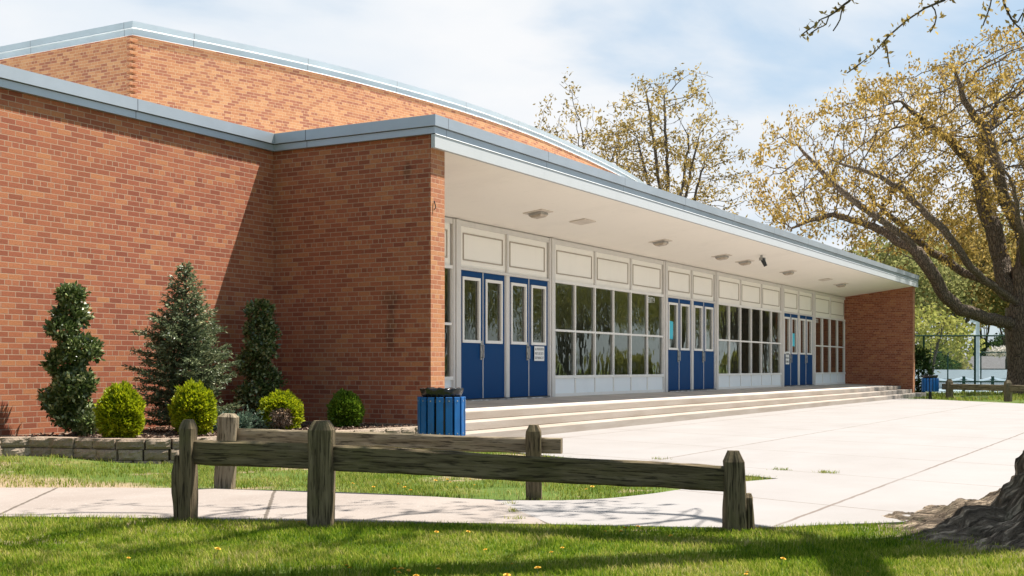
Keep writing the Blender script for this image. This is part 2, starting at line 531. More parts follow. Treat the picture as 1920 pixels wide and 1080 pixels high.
M['twig'] = bark_mat('twig_bark', (0.055, 0.045, 0.036), (0.15, 0.125, 0.10))
M['wood'] = wood_mat('weathered_rail', (0.19, 0.145, 0.085), (0.050, 0.037, 0.019), (0.085, 0.075, 0.028))
M['woodpost'] = wood_mat('weathered_post', (0.205, 0.155, 0.092), (0.052, 0.039, 0.021), (0.098, 0.087, 0.034), 2)
M['woodpale'] = wood_mat('weathered_rail_pale', (0.30, 0.24, 0.16), (0.10, 0.075, 0.045), (0.18, 0.15, 0.085))
M['woodpostpale'] = wood_mat('weathered_post_pale', (0.31, 0.25, 0.17), (0.10, 0.075, 0.045), (0.18, 0.15, 0.09), 2)
t = NT('blue_bin_slat')
p = t.pos()
c = t.ramp(t.noise(p, 5, 4), [(0.3, (0.003, 0.09, 0.29)), (0.7, (0.003, 0.135, 0.42))])
c = t.mix(t.rng(t.noise(t.scale(p, (9, 9, 2.5)), 1.0, 5, 0.65), 0.52, 0.68, 0, 0.6), c, (0.045, 0.06, 0.055))
M['binblue'] = t.principled(c, 0.42, t.bump(t.noise(p, 40, 3), 0.1, 0.004), 0, 0.4)
M['bag'] = simple('black_bin_bag', (0.012, 0.012, 0.013), 0.22, 0.2, 8)
M['court'] = simple('court_surface', (0.30, 0.38, 0.42), 0.8, 0.08, 0.4)
M['screen'] = simple('pale_screen', (0.74, 0.73, 0.71), 0.8, 0.06, 0.5)
M['greenpost'] = simple('green_fence_post', (0.02, 0.045, 0.035), 0.9, spec=0.05)
M['galv'] = simple('galvanised_pole', (0.50, 0.53, 0.54), 0.5, 0.1, 2)
M['shingle'] = simple('grey_shingles', (0.11, 0.11, 0.115), 0.9, 0.15, 3)
M['siding'] = simple('tan_siding', (0.55, 0.50, 0.43), 0.8, 0.06, 2)
M['netw'] = simple('white_net_tape', (0.80, 0.82, 0.83), 0.7, 0.05)

t = NT('retaining_block')
p = t.pos()
r = t.n('ShaderNodeNewGeometry').outputs['Random Per Island']
c = t.mix(r, (0.235, 0.178, 0.130), (0.35, 0.275, 0.205))
c = t.mix(t.rng(t.noise(p, 22, 5, 0.7), 0.45, 0.7, 0, 0.55), c, (0.17, 0.14, 0.115))
M['block'] = t.principled(c, 0.92, t.bump(t.noise(p, 26, 5, 0.65), 0.9, 0.03), 0, 0.15)

def screen_mat(name, cover, col):
    t = NT(name)
    d = t.n('ShaderNodeBsdfDiffuse')
    d.inputs[0].default_value = (*col, 1)
    tr = t.n('ShaderNodeBsdfTransparent')
    mm = t.n('ShaderNodeMixShader')
    mm.inputs[0].default_value = cover
    t.link(tr.outputs[0], mm.inputs[1])
    t.link(d.outputs[0], mm.inputs[2])
    t.link(mm.outputs[0], t.out.inputs[0])
    return t.m


M['chain'] = screen_mat('chain_link', 0.14, (0.05, 0.07, 0.06))
M['netting'] = screen_mat('net_mesh', 0.30, (0.06, 0.09, 0.10))


# ------------------------------------------------------------------ object helpers
def empty(name, loc, label=None, cat=None, group=None):
    o = bpy.data.objects.new(name, None)
    COL.objects.link(o)
    o.location = loc
    o.empty_display_size = 0.2
    if label:
        tag(o, label, cat, group)
    return o


def tag(o, label=None, cat=None, group=None, kind=None):
    if label:
        o['label'] = label
    if cat:
        o['category'] = cat
    if group:
        o['group'] = group
    if kind:
        o['kind'] = kind
    return o


def link_mesh(name, me, parent=None, loc=None):
    o = bpy.data.objects.new(name, me)
    COL.objects.link(o)
    if parent is not None:
        o.parent = parent
    if loc is not None:
        o.location = loc
    return o


def copy_tree(o, parent=None):
    c = o.copy()
    COL.objects.link(c)
    c.parent = parent
    for ch in list(o.children):
        copy_tree(ch, c)
    return c


def base_of(parent):
    v = Vector((0, 0, 0))
    while parent is not None:
        v += parent.location
        parent = parent.parent
    return v


class MB:
    def __init__(s):
        s.v = []
        s.f = []
        s.uv = []

    def face(s, pts, uv=None):
        b = len(s.v)
        s.v += [tuple(p) for p in pts]
        s.f.append(tuple(range(b, b + len(pts))))
        if uv is None:
            p = [Vector(q) for q in pts]
            n = (p[1] - p[0]).cross(p[2] - p[1])
            ax = max(range(3), key=lambda i: abs(n[i]))
            uv = [((q.y, q.z), (q.x, q.z), (q.x, q.y))[ax] for q in p]
        s.uv += [tuple(u) for u in uv]

    def box(s, x0, x1, y0, y1, z0, z1):
        P = [(x0, y0, z0), (x1, y0, z0), (x1, y1, z0), (x0, y1, z0), (x0, y0, z1), (x1, y0, z1), (x1, y1, z1), (x0, y1, z1)]
        for q in ((0, 3, 2, 1), (4, 5, 6, 7), (0, 1, 5, 4), (1, 2, 6, 5), (2, 3, 7, 6), (3, 0, 4, 7)):
            s.face([P[i] for i in q])

    def obox(s, c, ax, ay, az):
        c, ax, ay, az = map(Vector, (c, ax, ay, az))
        P = [c + ax * i + ay * j + az * k for k in (-1, 1) for j in (-1, 1) for i in (-1, 1)]
        for q in ((0, 2, 3, 1), (4, 5, 7, 6), (0, 1, 5, 4), (1, 3, 7, 5), (3, 2, 6, 7), (2, 0, 4, 6)):
            s.face([P[i] for i in q])

    def tube(s, a, b, r0, r1=None, n=10, cap=True):
        a, b = Vector(a), Vector(b)
        r1 = r0 if r1 is None else r1
        d = (b - a).normalized()
        u = d.orthogonal().normalized()
        w = d.cross(u)
        A = [a + (u * math.cos(2 * math.pi * i / n) + w * math.sin(2 * math.pi * i / n)) * r0 for i in range(n)]
        B = [b + (u * math.cos(2 * math.pi * i / n) + w * math.sin(2 * math.pi * i / n)) * r1 for i in range(n)]
        for i in range(n):
            j = (i + 1) % n
            s.face([A[i], A[j], B[j], B[i]])
        if cap:
            s.face(A[::-1])
            s.face(B)

    def build(s, name, mat, parent=None, loc=None, bevel=0.0, smooth=False):
        """vertices are world coordinates, or local ones when loc is given"""
        off = base_of(parent) + (Vector(loc) if loc is not None else Vector((0, 0, 0)))
        if loc is not None or parent is None:
            off = Vector((0, 0, 0)) if parent is None else off
        me = bpy.data.meshes.new(name)
        if loc is not None:
            off = Vector((0, 0, 0))
        me.from_pydata([(x - off.x, y - off.y, z - off.z) for x, y, z in s.v], [], s.f)
        ul = me.uv_layers.new(name='UVMap')
        ul.data.foreach_set('uv', np.array(s.uv, dtype=np.float32).ravel())
        me.materials.append(mat)
        if smooth:
            me.shade_smooth()
        o = link_mesh(name, me, parent, loc)
        if bevel:
            weld(me)
            b = o.modifiers.new('bevel', 'BEVEL')
            b.width = bevel
            b.segments = 2
            b.limit_method = 'ANGLE'
        return o


def weld(me):
    import bmesh
    bm = bmesh.new()
    bm.from_mesh(me)
    bmesh.ops.remove_doubles(bm, verts=bm.verts, dist=1e-5)
    bm.to_mesh(me)
    bm.free()


def np_mesh(name, V, F, mat, parent=None, smooth=False, loc=None):
    """V (n,3) float, F (m,k) int with one face size"""
    V = np.asarray(V, dtype=np.float32)
    F = np.asarray(F, dtype=np.int32)
    off = np.array(base_of(parent), dtype=np.float32) if loc is None else 0
    V = V - off
    me = bpy.data.meshes.new(name)
    me.vertices.add(len(V))
    me.vertices.foreach_set('co', V.ravel())
    m, k = F.shape
    me.loops.add(m * k)
    me.loops.foreach_set('vertex_index', F.ravel())
    me.polygons.add(m)
    me.polygons.foreach_set('loop_start', np.arange(0, m * k, k, dtype=np.int32))
    me.polygons.foreach_set('loop_total', np.full(m, k, dtype=np.int32))
    me.update(calc_edges=True)
    me.validate()
    me.materials.append(mat)
    if smooth:
        me.shade_smooth()
    return link_mesh(name, me, parent, loc)


def unit(a):
    return a / np.maximum(np.linalg.norm(a, axis=-1, keepdims=True), 1e-9)


def leaves(centers, axis, L, Wd, jitter=0.6, r=rng):
    """diamond leaves: one quad each, axis (n,3) preferred direction"""
    n = len(centers)
    a = unit(axis + r.normal(0, jitter, (n, 3)))
    b = unit(np.cross(a, r.normal(0, 1, (n, 3))))
    nrm = np.cross(a, b)
    L = (np.broadcast_to(L, n) * r.uniform(0.65, 1.3, n))[:, None]
    w = (np.broadcast_to(Wd, n) * r.uniform(0.7, 1.25, n))[:, None]
    p0 = centers
    p1 = centers + a * L * 0.5 + b * w * 0.5 + nrm * L * 0.06
    p2 = centers + a * L
    p3 = centers + a * L * 0.5 - b * w * 0.5 + nrm * L * 0.06
    V = np.stack([p0, p1, p2, p3], 1).reshape(-1, 3)
    F = np.arange(4 * n).reshape(n, 4)
    return V, F


def text_mesh(body, size, name):
    cu = bpy.data.curves.new(name, 'FONT')
    cu.body = body
    cu.size = size
    cu.align_x = 'CENTER'
    cu.align_y = 'CENTER'
    cu.extrude = 0.0006
    cu.resolution_u = 2
    ob = bpy.data.objects.new(name, cu)
    COL.objects.link(ob)
    dg = bpy.context.evaluated_depsgraph_get()
    dg.update()
    me = bpy.data.meshes.new_from_object(ob.evaluated_get(dg))
    bpy.data.objects.remove(ob)
    bpy.data.curves.remove(cu)
    return me


# ------------------------------------------------------------------ ground
def hground(x, y):
    def ss(a, b, v):
        q = np.clip((v - a) / (b - a), 0, 1)
        return q * q * (3 - 2 * q)
    return -1.2 * ss(54, 84, x) + 0.09 * ss(9.0, 11.3, y) * ss(12.2, 9.6, x)


xs = np.unique(np.concatenate([np.linspace(-900, -30, 12), np.arange(-30, 0, 2.0), np.arange(0, 16, 0.25), np.arange(16, 60, 2.0), np.arange(60, 200, 4.0), np.linspace(200, 1400, 20)]))
ys = np.unique(np.concatenate([np.linspace(-900, -60, 12), np.arange(-60, 0, 3.0), np.arange(0, 14, 0.25), np.arange(14, 60, 3.0), np.linspace(60, 1000, 16)]))
gx, gy = np.meshgrid(xs, ys, indexing='ij')
gz = hground(gx, gy) - 0.012
V = np.stack([gx, gy, gz], -1).reshape(-1, 3)
ny = len(ys)
i, j = np.meshgrid(np.arange(len(xs) - 1), np.arange(ny - 1), indexing='ij')
a = (i * ny + j).ravel()
F = np.stack([a, a + ny, a + ny + 1, a + 1], 1)
tag(np_mesh('lawn_ground', V, F, M['soil'], smooth=True), kind='structure')


def smooth_line(pts, n=12):
    P = [Vector((*p, 0)) for p in pts]
    out = []
    for k in range(len(P) - 1):
        p0, p1, p2, p3 = P[max(k - 1, 0)], P[k], P[k + 1], P[min(k + 2, len(P) - 1)]
        for q in range(n):
            u = q / n
            out.append(0.5 * ((2 * p1) + (p2 - p0) * u + (2 * p0 - 5 * p1 + 4 * p2 - p3) * u * u + (3 * p1 - p0 - 3 * p2 + p3) * u ** 3))
    out.append(P[-1])
    return [(p.x, p.y) for p in out]


near_edge = smooth_line([(3.6, 12.4), (5.2, 8.7), (5.78, 7.40), (6.32, 6.2), (6.69, 5.24), (7.26, 3.90), (7.62, 2.95), (7.85, 2.5), (8.2, 2.16), (8.62, 1.74), (9.3, 1.3), (10.4, 0.3), (12.5, -2.5)])
far_edge = smooth_line([(4.6, 13.6), (6.6, 10.3), (7.15, 9.21), (7.68, 8.26), (8.06, 7.3), (8.36, 6.06), (8.43, 4.9), (8.79, 4.28), (9.38, 4.02), (10.0, 3.9), (10.7, 3.75), (11.38, 3.48)])


def sheet(name, pts, z, mat):
    from mathutils.geometry import tessellate_polygon
    tri = tessellate_polygon([[Vector((x, y, 0)) for x, y in pts]])
    V = [(x, y, z) for x, y in pts]
    me = bpy.data.meshes.new(name)
    F = []
    for a, b, c in tri:
        pa, pb, pc = (Vector(V[q]) for q in (a, b, c))
        F.append((a, b, c) if (pb - pa).cross(pc - pa).z > 0 else (a, c, b))
    nv_ = len(V)
    V = V + [(x, y, z - 0.06) for x, y, z in V]
    F += [(k, nv_ + k, nv_ + (k + 1) % nv_, (k + 1) % nv_) for k in range(nv_)]
    me.from_pydata(V, [], F)
    me.materials.append(mat)
    return tag(link_mesh(name, me), kind='structure')


split_n = min(range(len(near_edge)), key=lambda k: abs(near_edge[k][0] - 7.62) + abs(near_edge[k][1] - 2.95))
split_f = min(range(len(far_edge)), key=lambda k: abs(far_edge[k][0] - 8.43) + abs(far_edge[k][1] - 4.9))
cut_f = far_edge[split_f]
cn = (near_edge.index(min(near_edge, key=lambda q: (q[0] - 7.28) ** 2 + (q[1] - 3.85) ** 2)))
sheet('sidewalk', near_edge[:cn + 1] + far_edge[:split_f + 1][::-1], 0.004, M['walk'])
plaza_left = [(11.38, 3.48), (12.0, 4.75), (12.86, 6.51), (13.55, 7.95), (13.8, 8.6)]
plaza_poly = near_edge[cn:] + [(30, -24), (60, -30), (52, -8), (41.0, 2.5), (39.1, 4.48), (41.2, 6.4), (43.5, 8.3), (43.9, 9.4), (13.9, 9.4)] + plaza_left[::-1] + far_edge[split_f:][::-1][1:]
sheet('plaza', plaza_poly, 0.004, M['plaza'])


def in_poly(px, py, poly):
    poly = np.array(poly)
    x0, y0 = poly[:, 0], poly[:, 1]
    x1, y1 = np.roll(x0, -1), np.roll(y0, -1)
    c = np.zeros(px.shape, bool)
    for a, b, d, e in zip(x0, y0, x1, y1):
        if b == e:
            continue
        k = ((b > py) != (e > py)) & (px < (d - a) * (py - b) / (e - b) + a)
        c ^= k
    return c


# ------------------------------------------------------------------ steps and porch
Y0, Y1, Y2 = 9.74, 9.35, 8.98
XL, XR = 13.95, 47.9
mb = MB()
rsr = 0.131
for (yy, z0, z1) in ((Y2, 0, rsr), (Y1, rsr, 2 * rsr), (Y0, 2 * rsr, 3 * rsr)):
    x0 = XL if yy != Y0 else 14.66
    x1 = XR + 0.28 if yy == Y2 else (XR if yy == Y1 else 47.36)
    mb.box(x0, x1, yy, 10.2 if yy != Y0 else 9.95, z0 - (0.05 if z0 == 0 else 0), z1)
st = mb.build('entrance_steps', M['steps'], bevel=0.012)
tag(st, kind='structure')
mb = MB()
pz0, pz1 = 3 * rsr, 0.457
mb.face([(14.62, 9.95, pz0), (47.44, 9.95, pz0), (47.44, 11.95, pz1), (14.62, 11.95, pz1)])
mb.face([(14.62, 9.95, 0.2), (47.44, 9.95, 0.2), (47.44, 9.95, pz0), (14.62, 9.95, pz0)])
tag(mb.build('porch', M['porch']), kind='structure')

# ------------------------------------------------------------------ the building
BLD = empty('school_building', (31, 12, 0), 'long one-storey brick school entrance with white canopy, blue doors and a taller brick hall behind', 'building')
YD = 11.88
XA, XB, XC, XD = 14.26, 14.62, 47.44, 47.80       # outer and inner faces of the end walls
YP, YW = 9.32, 12.15
ZS = 4.32
mb = MB()
mb.box(3.0, XA, YW, YW + 0.3, -0.1, ZS)
mb.build('front_wall', M['brick'], BLD)
for nm, x0, x1 in (('end_wall', XA, XB), ('end_wall', XC, XD)):
    mb = MB()
    zt = 4.115
    mb.box(x0, x1, YP + 0.003, YW + 0.3 if x0 == XA else 46, -0.1, ZS)
    o = mb.build(nm, M['brick'], BLD)
    mb = MB()
    mb.face([(x0, YP, -0.1), (x1, YP, -0.1), (x1, YP, 4.14), (x0, YP, 4.14)])
    mb.face([(x0, YP, 4.14), (x1, YP, 4.14), (x1, YP + 0.003, 4.14), (x0, YP + 0.003, 4.14)])
    mb.build('wall_end', M['brick_pier'], BLD)
# little rust hooks on the left pier
for z in (3.40,):
    mb = MB()
    mb.tube((XA + 0.07, YP - 0.012, z), (XA + 0.085, YP - 0.03, z - 0.09), 0.009, 0.007, 6)
    mb.tube((XA + 0.085, YP - 0.03, z - 0.09), (XA + 0.06, YP - 0.008, z - 0.13), 0.008, 0.006, 6)
    mb.build('wall_hook', M['black'], BLD)

# soffit and canopy edge
mb = MB()
mb.face([(XB - 0.36, 9.27, 4.15), (XB - 0.36, YD + 0.15, 3.80), (XD, YD + 0.15, 3.80), (XD, 9.27, 4.15)])
so = mb.build('soffit', M['soffit'], BLD)
E0 = 14.20
mb = MB()
mb.box(E0, XD + 0.06, 9.212, 9.275, 4.125, 4.309)
mb.build('fascia_board', M['white'], BLD)


def coping(name, path, tiers, mat, closed_back=0.25, lip=0.0):
    """path: plan points, outside on the right-hand side; tiers: (z0, z1, outset)"""
    P = [Vector((x, y)) for x, y in path]
    for ti, (z0, z1, out) in enumerate(tiers):
        mb = MB()
        pts = []
        for k in range(len(P)):
            if k == 0:
                d = (P[1] - P[0]).normalized()
                nrm = Vector((d.y, -d.x))
            elif k == len(P) - 1:
                d = (P[-1] - P[-2]).normalized()
                nrm = Vector((d.y, -d.x))
            else:
                d0 = (P[k] - P[k - 1]).normalized()
                d1 = (P[k + 1] - P[k]).normalized()
                n0, n1 = Vector((d0.y, -d0.x)), Vector((d1.y, -d1.x))
                nrm = (n0 + n1) / (1 + n0.dot(n1))
            pts.append((P[k] + nrm * out, P[k] - nrm * closed_back, P[k] + nrm * (out - lip)))
        for k in range(len(P) - 1):
            o0, i0, t0 = pts[k]
            o1, i1, t1 = pts[k + 1]
            mb.face([(*o0, z0), (*o1, z0), (*t1, z1), (*t0, z1)])
            mb.face([(*t0, z1), (*t1, z1), (*i1, z1), (*i0, z1)])
            mb.face([(*i0, z0), (*i1, z0), (*o1, z0), (*o0, z0)])
            mb.face([(*i1, z0), (*i0, z0), (*i0, z1), (*i1, z1)])
        mb.build(name, mat, BLD)


low_path = [(3.0, YW), (XA, YW), (XA, 9.28), (XD, 9.28), (XD, 40)]
coping('lower_coping', low_path, [(4.322, 4.415, 0.065), (4.423, 4.575, 0.10)], M['metal'])
coping('highlight_strip', [(XA - 0.05, 9.28), (XD, 9.28)], [(4.310, 4.322, 0.078)], M['trim'], 0.0, 0.012)  # tilted pale strip added as a bright highlight line below the metal band
mb = MB()
mb.face([(3.0, YW + 0.2, 4.40), (XA + 0.2, YW + 0.2, 4.40), (XA + 0.2, 46, 4.40), (3.0, 46, 4.40)])
mb.face([(XA + 0.2, 9.45, 4.40), (XD - 0.1, 9.45, 4.40), (XD - 0.1, 46, 4.40), (XA + 0.2, 46, 4.40)])
mb.build('lower_roof', M['roof'], BLD)
mb = MB()
mb.box(3.0, 3.3, YW + 0.3, 46, 0, 4.4)
mb.box(3.0, XD, 45.7, 46, 0, 4.38)
mb.build('back_wall', M['brick'], BLD)

# hall behind with its bowed front
bow = smooth_line([(19.2, 20.34), (22.05, 19.46), (25.2, 18.74), (29.2, 18.26), (33.3, 18.22), (37.0, 18.48), (41.0, 18.92), (44.4, 19.42), (46.9, 19.95)], 3)
ZU = 8.40
mb = MB()
s = 0.0
for k in range(len(bow) - 1):
    a, b = bow[k], bow[k + 1]
    ln = math.dist(a, b)
    mb.face([(*a, 4.3), (*b, 4.3), (*b, ZU), (*a, ZU)], [(s, 4.3), (s + ln, 4.3), (s + ln, ZU), (s, ZU)])
    s += ln
mb.build('hall_front_wall', M['brick_up'], BLD)
mb = MB()
mb.face([(19.2, 45, 4.3), (19.2, 20.34, 4.3), (19.2, 20.34, ZU), (19.2, 45, ZU)])
mb.face([(46.9, 19.95, 4.3), (46.9, 45, 4.3), (46.9, 45, ZU), (46.9, 19.95, ZU)])
mb.face([(46.9, 45, 4.3), (19.2, 45, 4.3), (19.2, 45, ZU), (46.9, 45, ZU)])
mb.build('hall_side_wall', M['brick_up'], BLD)
# toothed brick quoin on the hall corner
mb = MB()
z = 4.45
while z < ZU - 0.1:
    mb.obox((19.17, 20.33, z), (0.085, -0.03, 0), (0.03, 0.085, 0), (0, 0, 0.031))
    z += 0.1354
mb.build('corner_quoin', M['brick_pier'], BLD)
coping('hall_coping', [(19.2, 45), (19.2, 20.34)] + bow[1:] + [(46.9, 45)], [(ZU - 0.02, ZU + 0.115, 0.02), (ZU + 0.13, ZU + 0.27, 0.035)], M['metal_up'])
HP = [(19.2, 45), (19.2, 20.34)] + bow[1:] + [(46.9, 45)]
coping('highlight_strip', HP, [(ZU - 0.034, ZU - 0.02, 0.03)], M['trim'], 0.0, 0.012)
coping('highlight_strip', HP, [(ZU + 0.115, ZU + 0.13, 0.05)], M['trim'], 0.0, 0.016)  # both hall strips are added as highlight lines on the coping
mb = MB()
mb.face([(x, y + 0.1, ZU + 0.1) for x, y in bow] + [(46.5, 45, ZU + 0.1), (19.3, 45, ZU + 0.1)])
mb.build('hall_roof', M['roof'], BLD)

# lobby behind the glass
mb = MB()
mb.face([(14.62, 17.5, 0.3), (47.4, 17.5, 0.3), (47.4, 17.5, 4.2), (14.62, 17.5, 4.2)][::-1])
mb.face([(14.62, 12.1, 0.452), (47.4, 12.1, 0.452), (47.4, 17.5, 0.452), (14.62, 17.5, 0.452)])
mb.face([(14.62, 12.1, 3.9), (47.4, 12.1, 3.9), (47.4, 17.5, 3.9), (14.62, 17.5, 3.9)])
mb.face([(14.62, 12.1, 0.3), (14.62, 17.5, 0.3), (14.62, 17.5, 4.2), (14.62, 12.1, 4.2)])
mb.face([(47.4, 12.1, 0.3), (47.4, 17.5, 0.3), (47.4, 17.5, 4.2), (47.4, 12.1, 4.2)])
mb.build('lobby', M['interior'], BLD)

# frame, panels, glazing, doors
DS = [(19.15, 22.68), (29.26, 32.80), (39.38, 42.91)]
WS = [(14.62, 18.88, 4, 2), (22.95, 28.99, 6, 3), (33.07, 39.11, 6, 3), (43.18, 47.44, 4, 2)]
ZB, ZT0, ZT1, ZF = 0.44, 2.94, 3.70, 3.80
mb = MB()
posts = [(18.88, 19.15), (22.68, 22.95), (28.99, 29.26), (32.80, 33.07), (39.11, 39.38), (42.91, 43.18)]
for a, b in posts:
    mb.box(a, b, YD - 0.035, YD + 0.12, ZB, ZF)
    mb.box(a + 0.07, b - 0.07, YD - 0.06, YD - 0.035, ZB, ZF)
for k, (a, b) in enumerate(DS):
    mb.box(a, b, YD - 0.02, YD + 0.12, 2.885, ZT0)
    mb.box((a + b) / 2 - 0.03, (a + b) / 2 + 0.03, YD - 0.03, YD + 0.1, ZT0, ZT1)
    mb.box((a + b) / 2 - 0.07, (a + b) / 2 + 0.07, YD - 0.03, YD + 0.1, ZB, 2.885)
    mb.box(a, b, YD - 0.02, YD + 0.12, ZT1, ZF)
for (a, b, n, m_) in WS:
    mb.box(a, b, YD - 0.02, YD + 0.12, ZT1, ZF)
    for q in range(1, m_):
        x = a + (b - a) * q / m_
        mb.box(x - 0.03, x + 0.03, YD - 0.022, YD + 0.1, ZT0, ZT1)
mb.build('storefront_frame', M['frame'], BLD, bevel=0.006)


def panel(x0, x1):
    mb = MB()
    mb.box(x0 + 0.03, x1 - 0.03, YD + 0.02, YD + 0.05, ZT0, ZT1)
    o = mb.build('transom_panel', M['cream'], BLD)
    b = MB()
    i0, i1, j0, j1, w = x0 + 0.14, x1 - 0.14, ZT0 + 0.13, ZT1 - 0.12, 0.022
    for q in ((i0, i1, j0, j0 + w), (i0, i1, j1 - w, j1), (i0, i0 + w, j0 + w, j1 - w), (i1 - w, i1, j0 + w, j1 - w)):
        b.box(q[0], q[1], YD + 0.005, YD + 0.02, q[2], q[3])
    b.build('panel_bead', M['bead'], o)


for a, b in DS:
    panel(a, (a + b) / 2)
    panel((a + b) / 2, b)
for (a, b, n, m_) in WS:
    for q in range(m_):
        panel(a + (b - a) * q / m_, a + (b - a) * (q + 1) / m_)
for (a, b, n, m_) in WS:
    mb = MB()
    zz = [ZB, 0.52, 0.855, 0.90, 1.85, 1.89, 2.88, ZT0]
    mb.box(a, b, YD - 0.02, YD + 0.1, ZB, 0.52)
    mb.box(a, b, YD - 0.03, YD + 0.1, 0.845, 0.905)
    mb.box(a, b, YD - 0.01, YD + 0.08, 1.845, 1.89)
    mb.box(a, b, YD - 0.02, YD + 0.1, 2.88, ZT0)
    for q in range(n + 1):
        x = a + (b - a) * q / n
        w = 0.022
        for z0, z1 in ((0.52, 0.845), (0.905, 1.845), (1.89, 2.88)):
            mb.box(x - w, x + w, YD - 0.012, YD + 0.08, z0, z1)
    wf = mb.build('window', M['lightframe'], BLD)
    for q in range(n):
        x0, x1 = a + (b - a) * q / n, a + (b - a) * (q + 1) / n
        for z0, z1 in ((0.905, 1.845), (1.89, 2.88)):
            g = MB()
            tl = random.uniform(-0.006, 0.006)
            g.face([(x0, YD + 0.03 + tl, z0), (x1, YD + 0.03 - tl, z0), (x1, YD + 0.03 - tl, z1), (x0, YD + 0.03 + tl, z1)])
            g.build('pane', M['glass'], wf)
        g = MB()
        g.box(x0 + 0.022, x1 - 0.022, YD + 0.01, YD + 0.03, 0.52, 0.845)
        g.build('base_panel', M['spandrel'], wf)

# one door leaf, then copies
LW = 0.835
DZ0, DZ1 = 0.485, 2.88


def leaf_root(handle):
    mb = MB()
    gx0, gx1, gz0, gz1 = 0.13, LW - 0.15, 1.58 - DZ0, 2.72 - DZ0
    for (x0, x1, z0, z1) in ((0.006, gx0, 0, DZ1 - DZ0), (gx1, LW - 0.006, 0, DZ1 - DZ0), (gx0, gx1, 0, gz0), (gx0, gx1, gz1, DZ1 - DZ0)):
        mb.box(x0, x1, 0, 0.045, z0, z1)
    d = mb.build('door', M['bluedoor'], None, loc=(0, 0, 0))
    fr = MB()
    w = 0.045
    for (x0, x1, z0, z1) in ((gx0 - w, gx0 + 0.01, gz0 - w, gz1 + w), (gx1 - 0.01, gx1 + w, gz0 - w, gz1 + w), (gx0 + 0.01, gx1 - 0.01, gz0 - w, gz0 + 0.01), (gx0 + 0.01, gx1 - 0.01, gz1 - 0.01, gz1 + w)):
        fr.box(x0, x1, -0.022, 0.02, z0, z1)
    fr.build('window_frame', M['lightframe'], d, loc=(0, 0, 0))
    g = MB()
    tl = random.uniform(-0.003, 0.003)
    g.face([(gx0, 0.022 + tl, gz0), (gx1, 0.022 - tl, gz0), (gx1, 0.022 - tl, gz1), (gx0, 0.022 + tl, gz1)])
    g.build('pane', M['glass'], d, loc=(0, 0, 0))
    e = MB()
    e.box(LW - 0.006, LW + 0.008, -0.012, 0.045, 0, DZ1 - DZ0)
    e.build('edge_strip', M['lightframe'], d, loc=(0, 0, 0))
    if handle:
        h = MB()
        hx = LW - 0.07
        h.box(hx - 0.028, hx + 0.028, -0.014, -0.001, 1.22 - DZ0, 1.58 - DZ0)
        h.tube((hx, -0.065, 1.25 - DZ0), (hx, -0.065, 1.50 - DZ0), 0.013, n=8)
        h.tube((hx, -0.014, 1.26 - DZ0), (hx, -0.065, 1.26 - DZ0), 0.010, n=8)
        h.tube((hx, -0.014, 1.49 - DZ0), (hx, -0.065, 1.49 - DZ0), 0.010, n=8)
        h.box(hx - 0.022, hx + 0.022, -0.03, -0.014, 1.34 - DZ0, 1.38 - DZ0)
        h.build('handle', M['steel'], d, loc=(0, 0, 0))
    return d


pr_h, pr_p = leaf_root(True), leaf_root(False)
first = {True: pr_h, False: pr_p}
used = {True: False, False: False}
for a, b in DS:
    mid = (a + b) / 2
    for x, h in ((a + 0.005, True), (a + 0.005 + LW + 0.01, False), (mid + 0.072, True), (mid + 0.072 + LW + 0.01, False)):
        o = first[h] if not used[h] else copy_tree(first[h])
        used[h] = True
        o.parent = BLD
        o.location = Vector((x, YD + 0.005, DZ0)) - BLD.location
for a, b in DS:
    mb = MB()
    mb.box(a, b, YD - 0.05, YD + 0.06, ZB, DZ0 - 0.006)
    mb.build('threshold', M['black'], BLD)
    for x0, x1 in ((a + 0.02, (a + b) / 2 - 0.12), ((a + b) / 2 + 0.05, b - 0.25)):
        mb = MB()
        mb.box(x0, x1, YD - 0.17, YD - 0.07, 0.44, 0.468)
        mb.build('doorstep_strip', M['strip'], BLD)

# things on the doors and glass
def notice(x, y, z, w, h, lines, label):
    e = empty('paper_notice', (x, y, z), label, 'notice')
    mb = MB()
    mb.box(-w / 2, w / 2, -0.003, 0, -h / 2, h / 2)
    mb.build('sheet', M['paper'], e, loc=(0, 0, 0))
    n = len(lines)
    for k, ln in enumerate(lines):
        me = text_mesh(ln, h * 0.24, 'lettering')
        me.materials.append(M['ink'])
        o = link_mesh('lettering', me, e, (0, -0.004, h * (0.3 - 0.3 * k)))
        o.rotation_euler = (math.pi / 2, 0, 0)
        xs_ = [v.co.x for v in me.vertices]
        o.scale = ((w * 0.88) / (max(xs_) - min(xs_)), 1, 1)


d1 = DS[0][0]
lf4 = (DS[0][0] + DS[0][1]) / 2 + 0.072 + LW + 0.01
notice(lf4 + 0.41, YD - 0.02, 1.36, 0.43, 0.30, ['ALL PERSONS ENTER', 'MUST USE EXIT 1', 'SIDE PARKING LOT'], 'white three line notice taped on the nearest set of blue doors')
notice(DS[2][0] + 0.40, YD - 0.02, 1.40, 0.40, 0.42, ['ALL PERSONS ENTER', 'MUST USE EXIT 1', 'SIDE PARKING LOT'], 'white printed notice on the farthest set of blue doors')


def blue_paper(x, z, w, h, rot, label):
    mb = MB()
    mb.box(-w / 2, w / 2, -0.003, 0.0, -h / 2, h / 2)
    o = mb.build('taped_paper', M['cyan'], None, loc=(x, YD + 0.015, z))
    o.rotation_euler = (0, rot, 0)
    tag(o, label, 'paper')


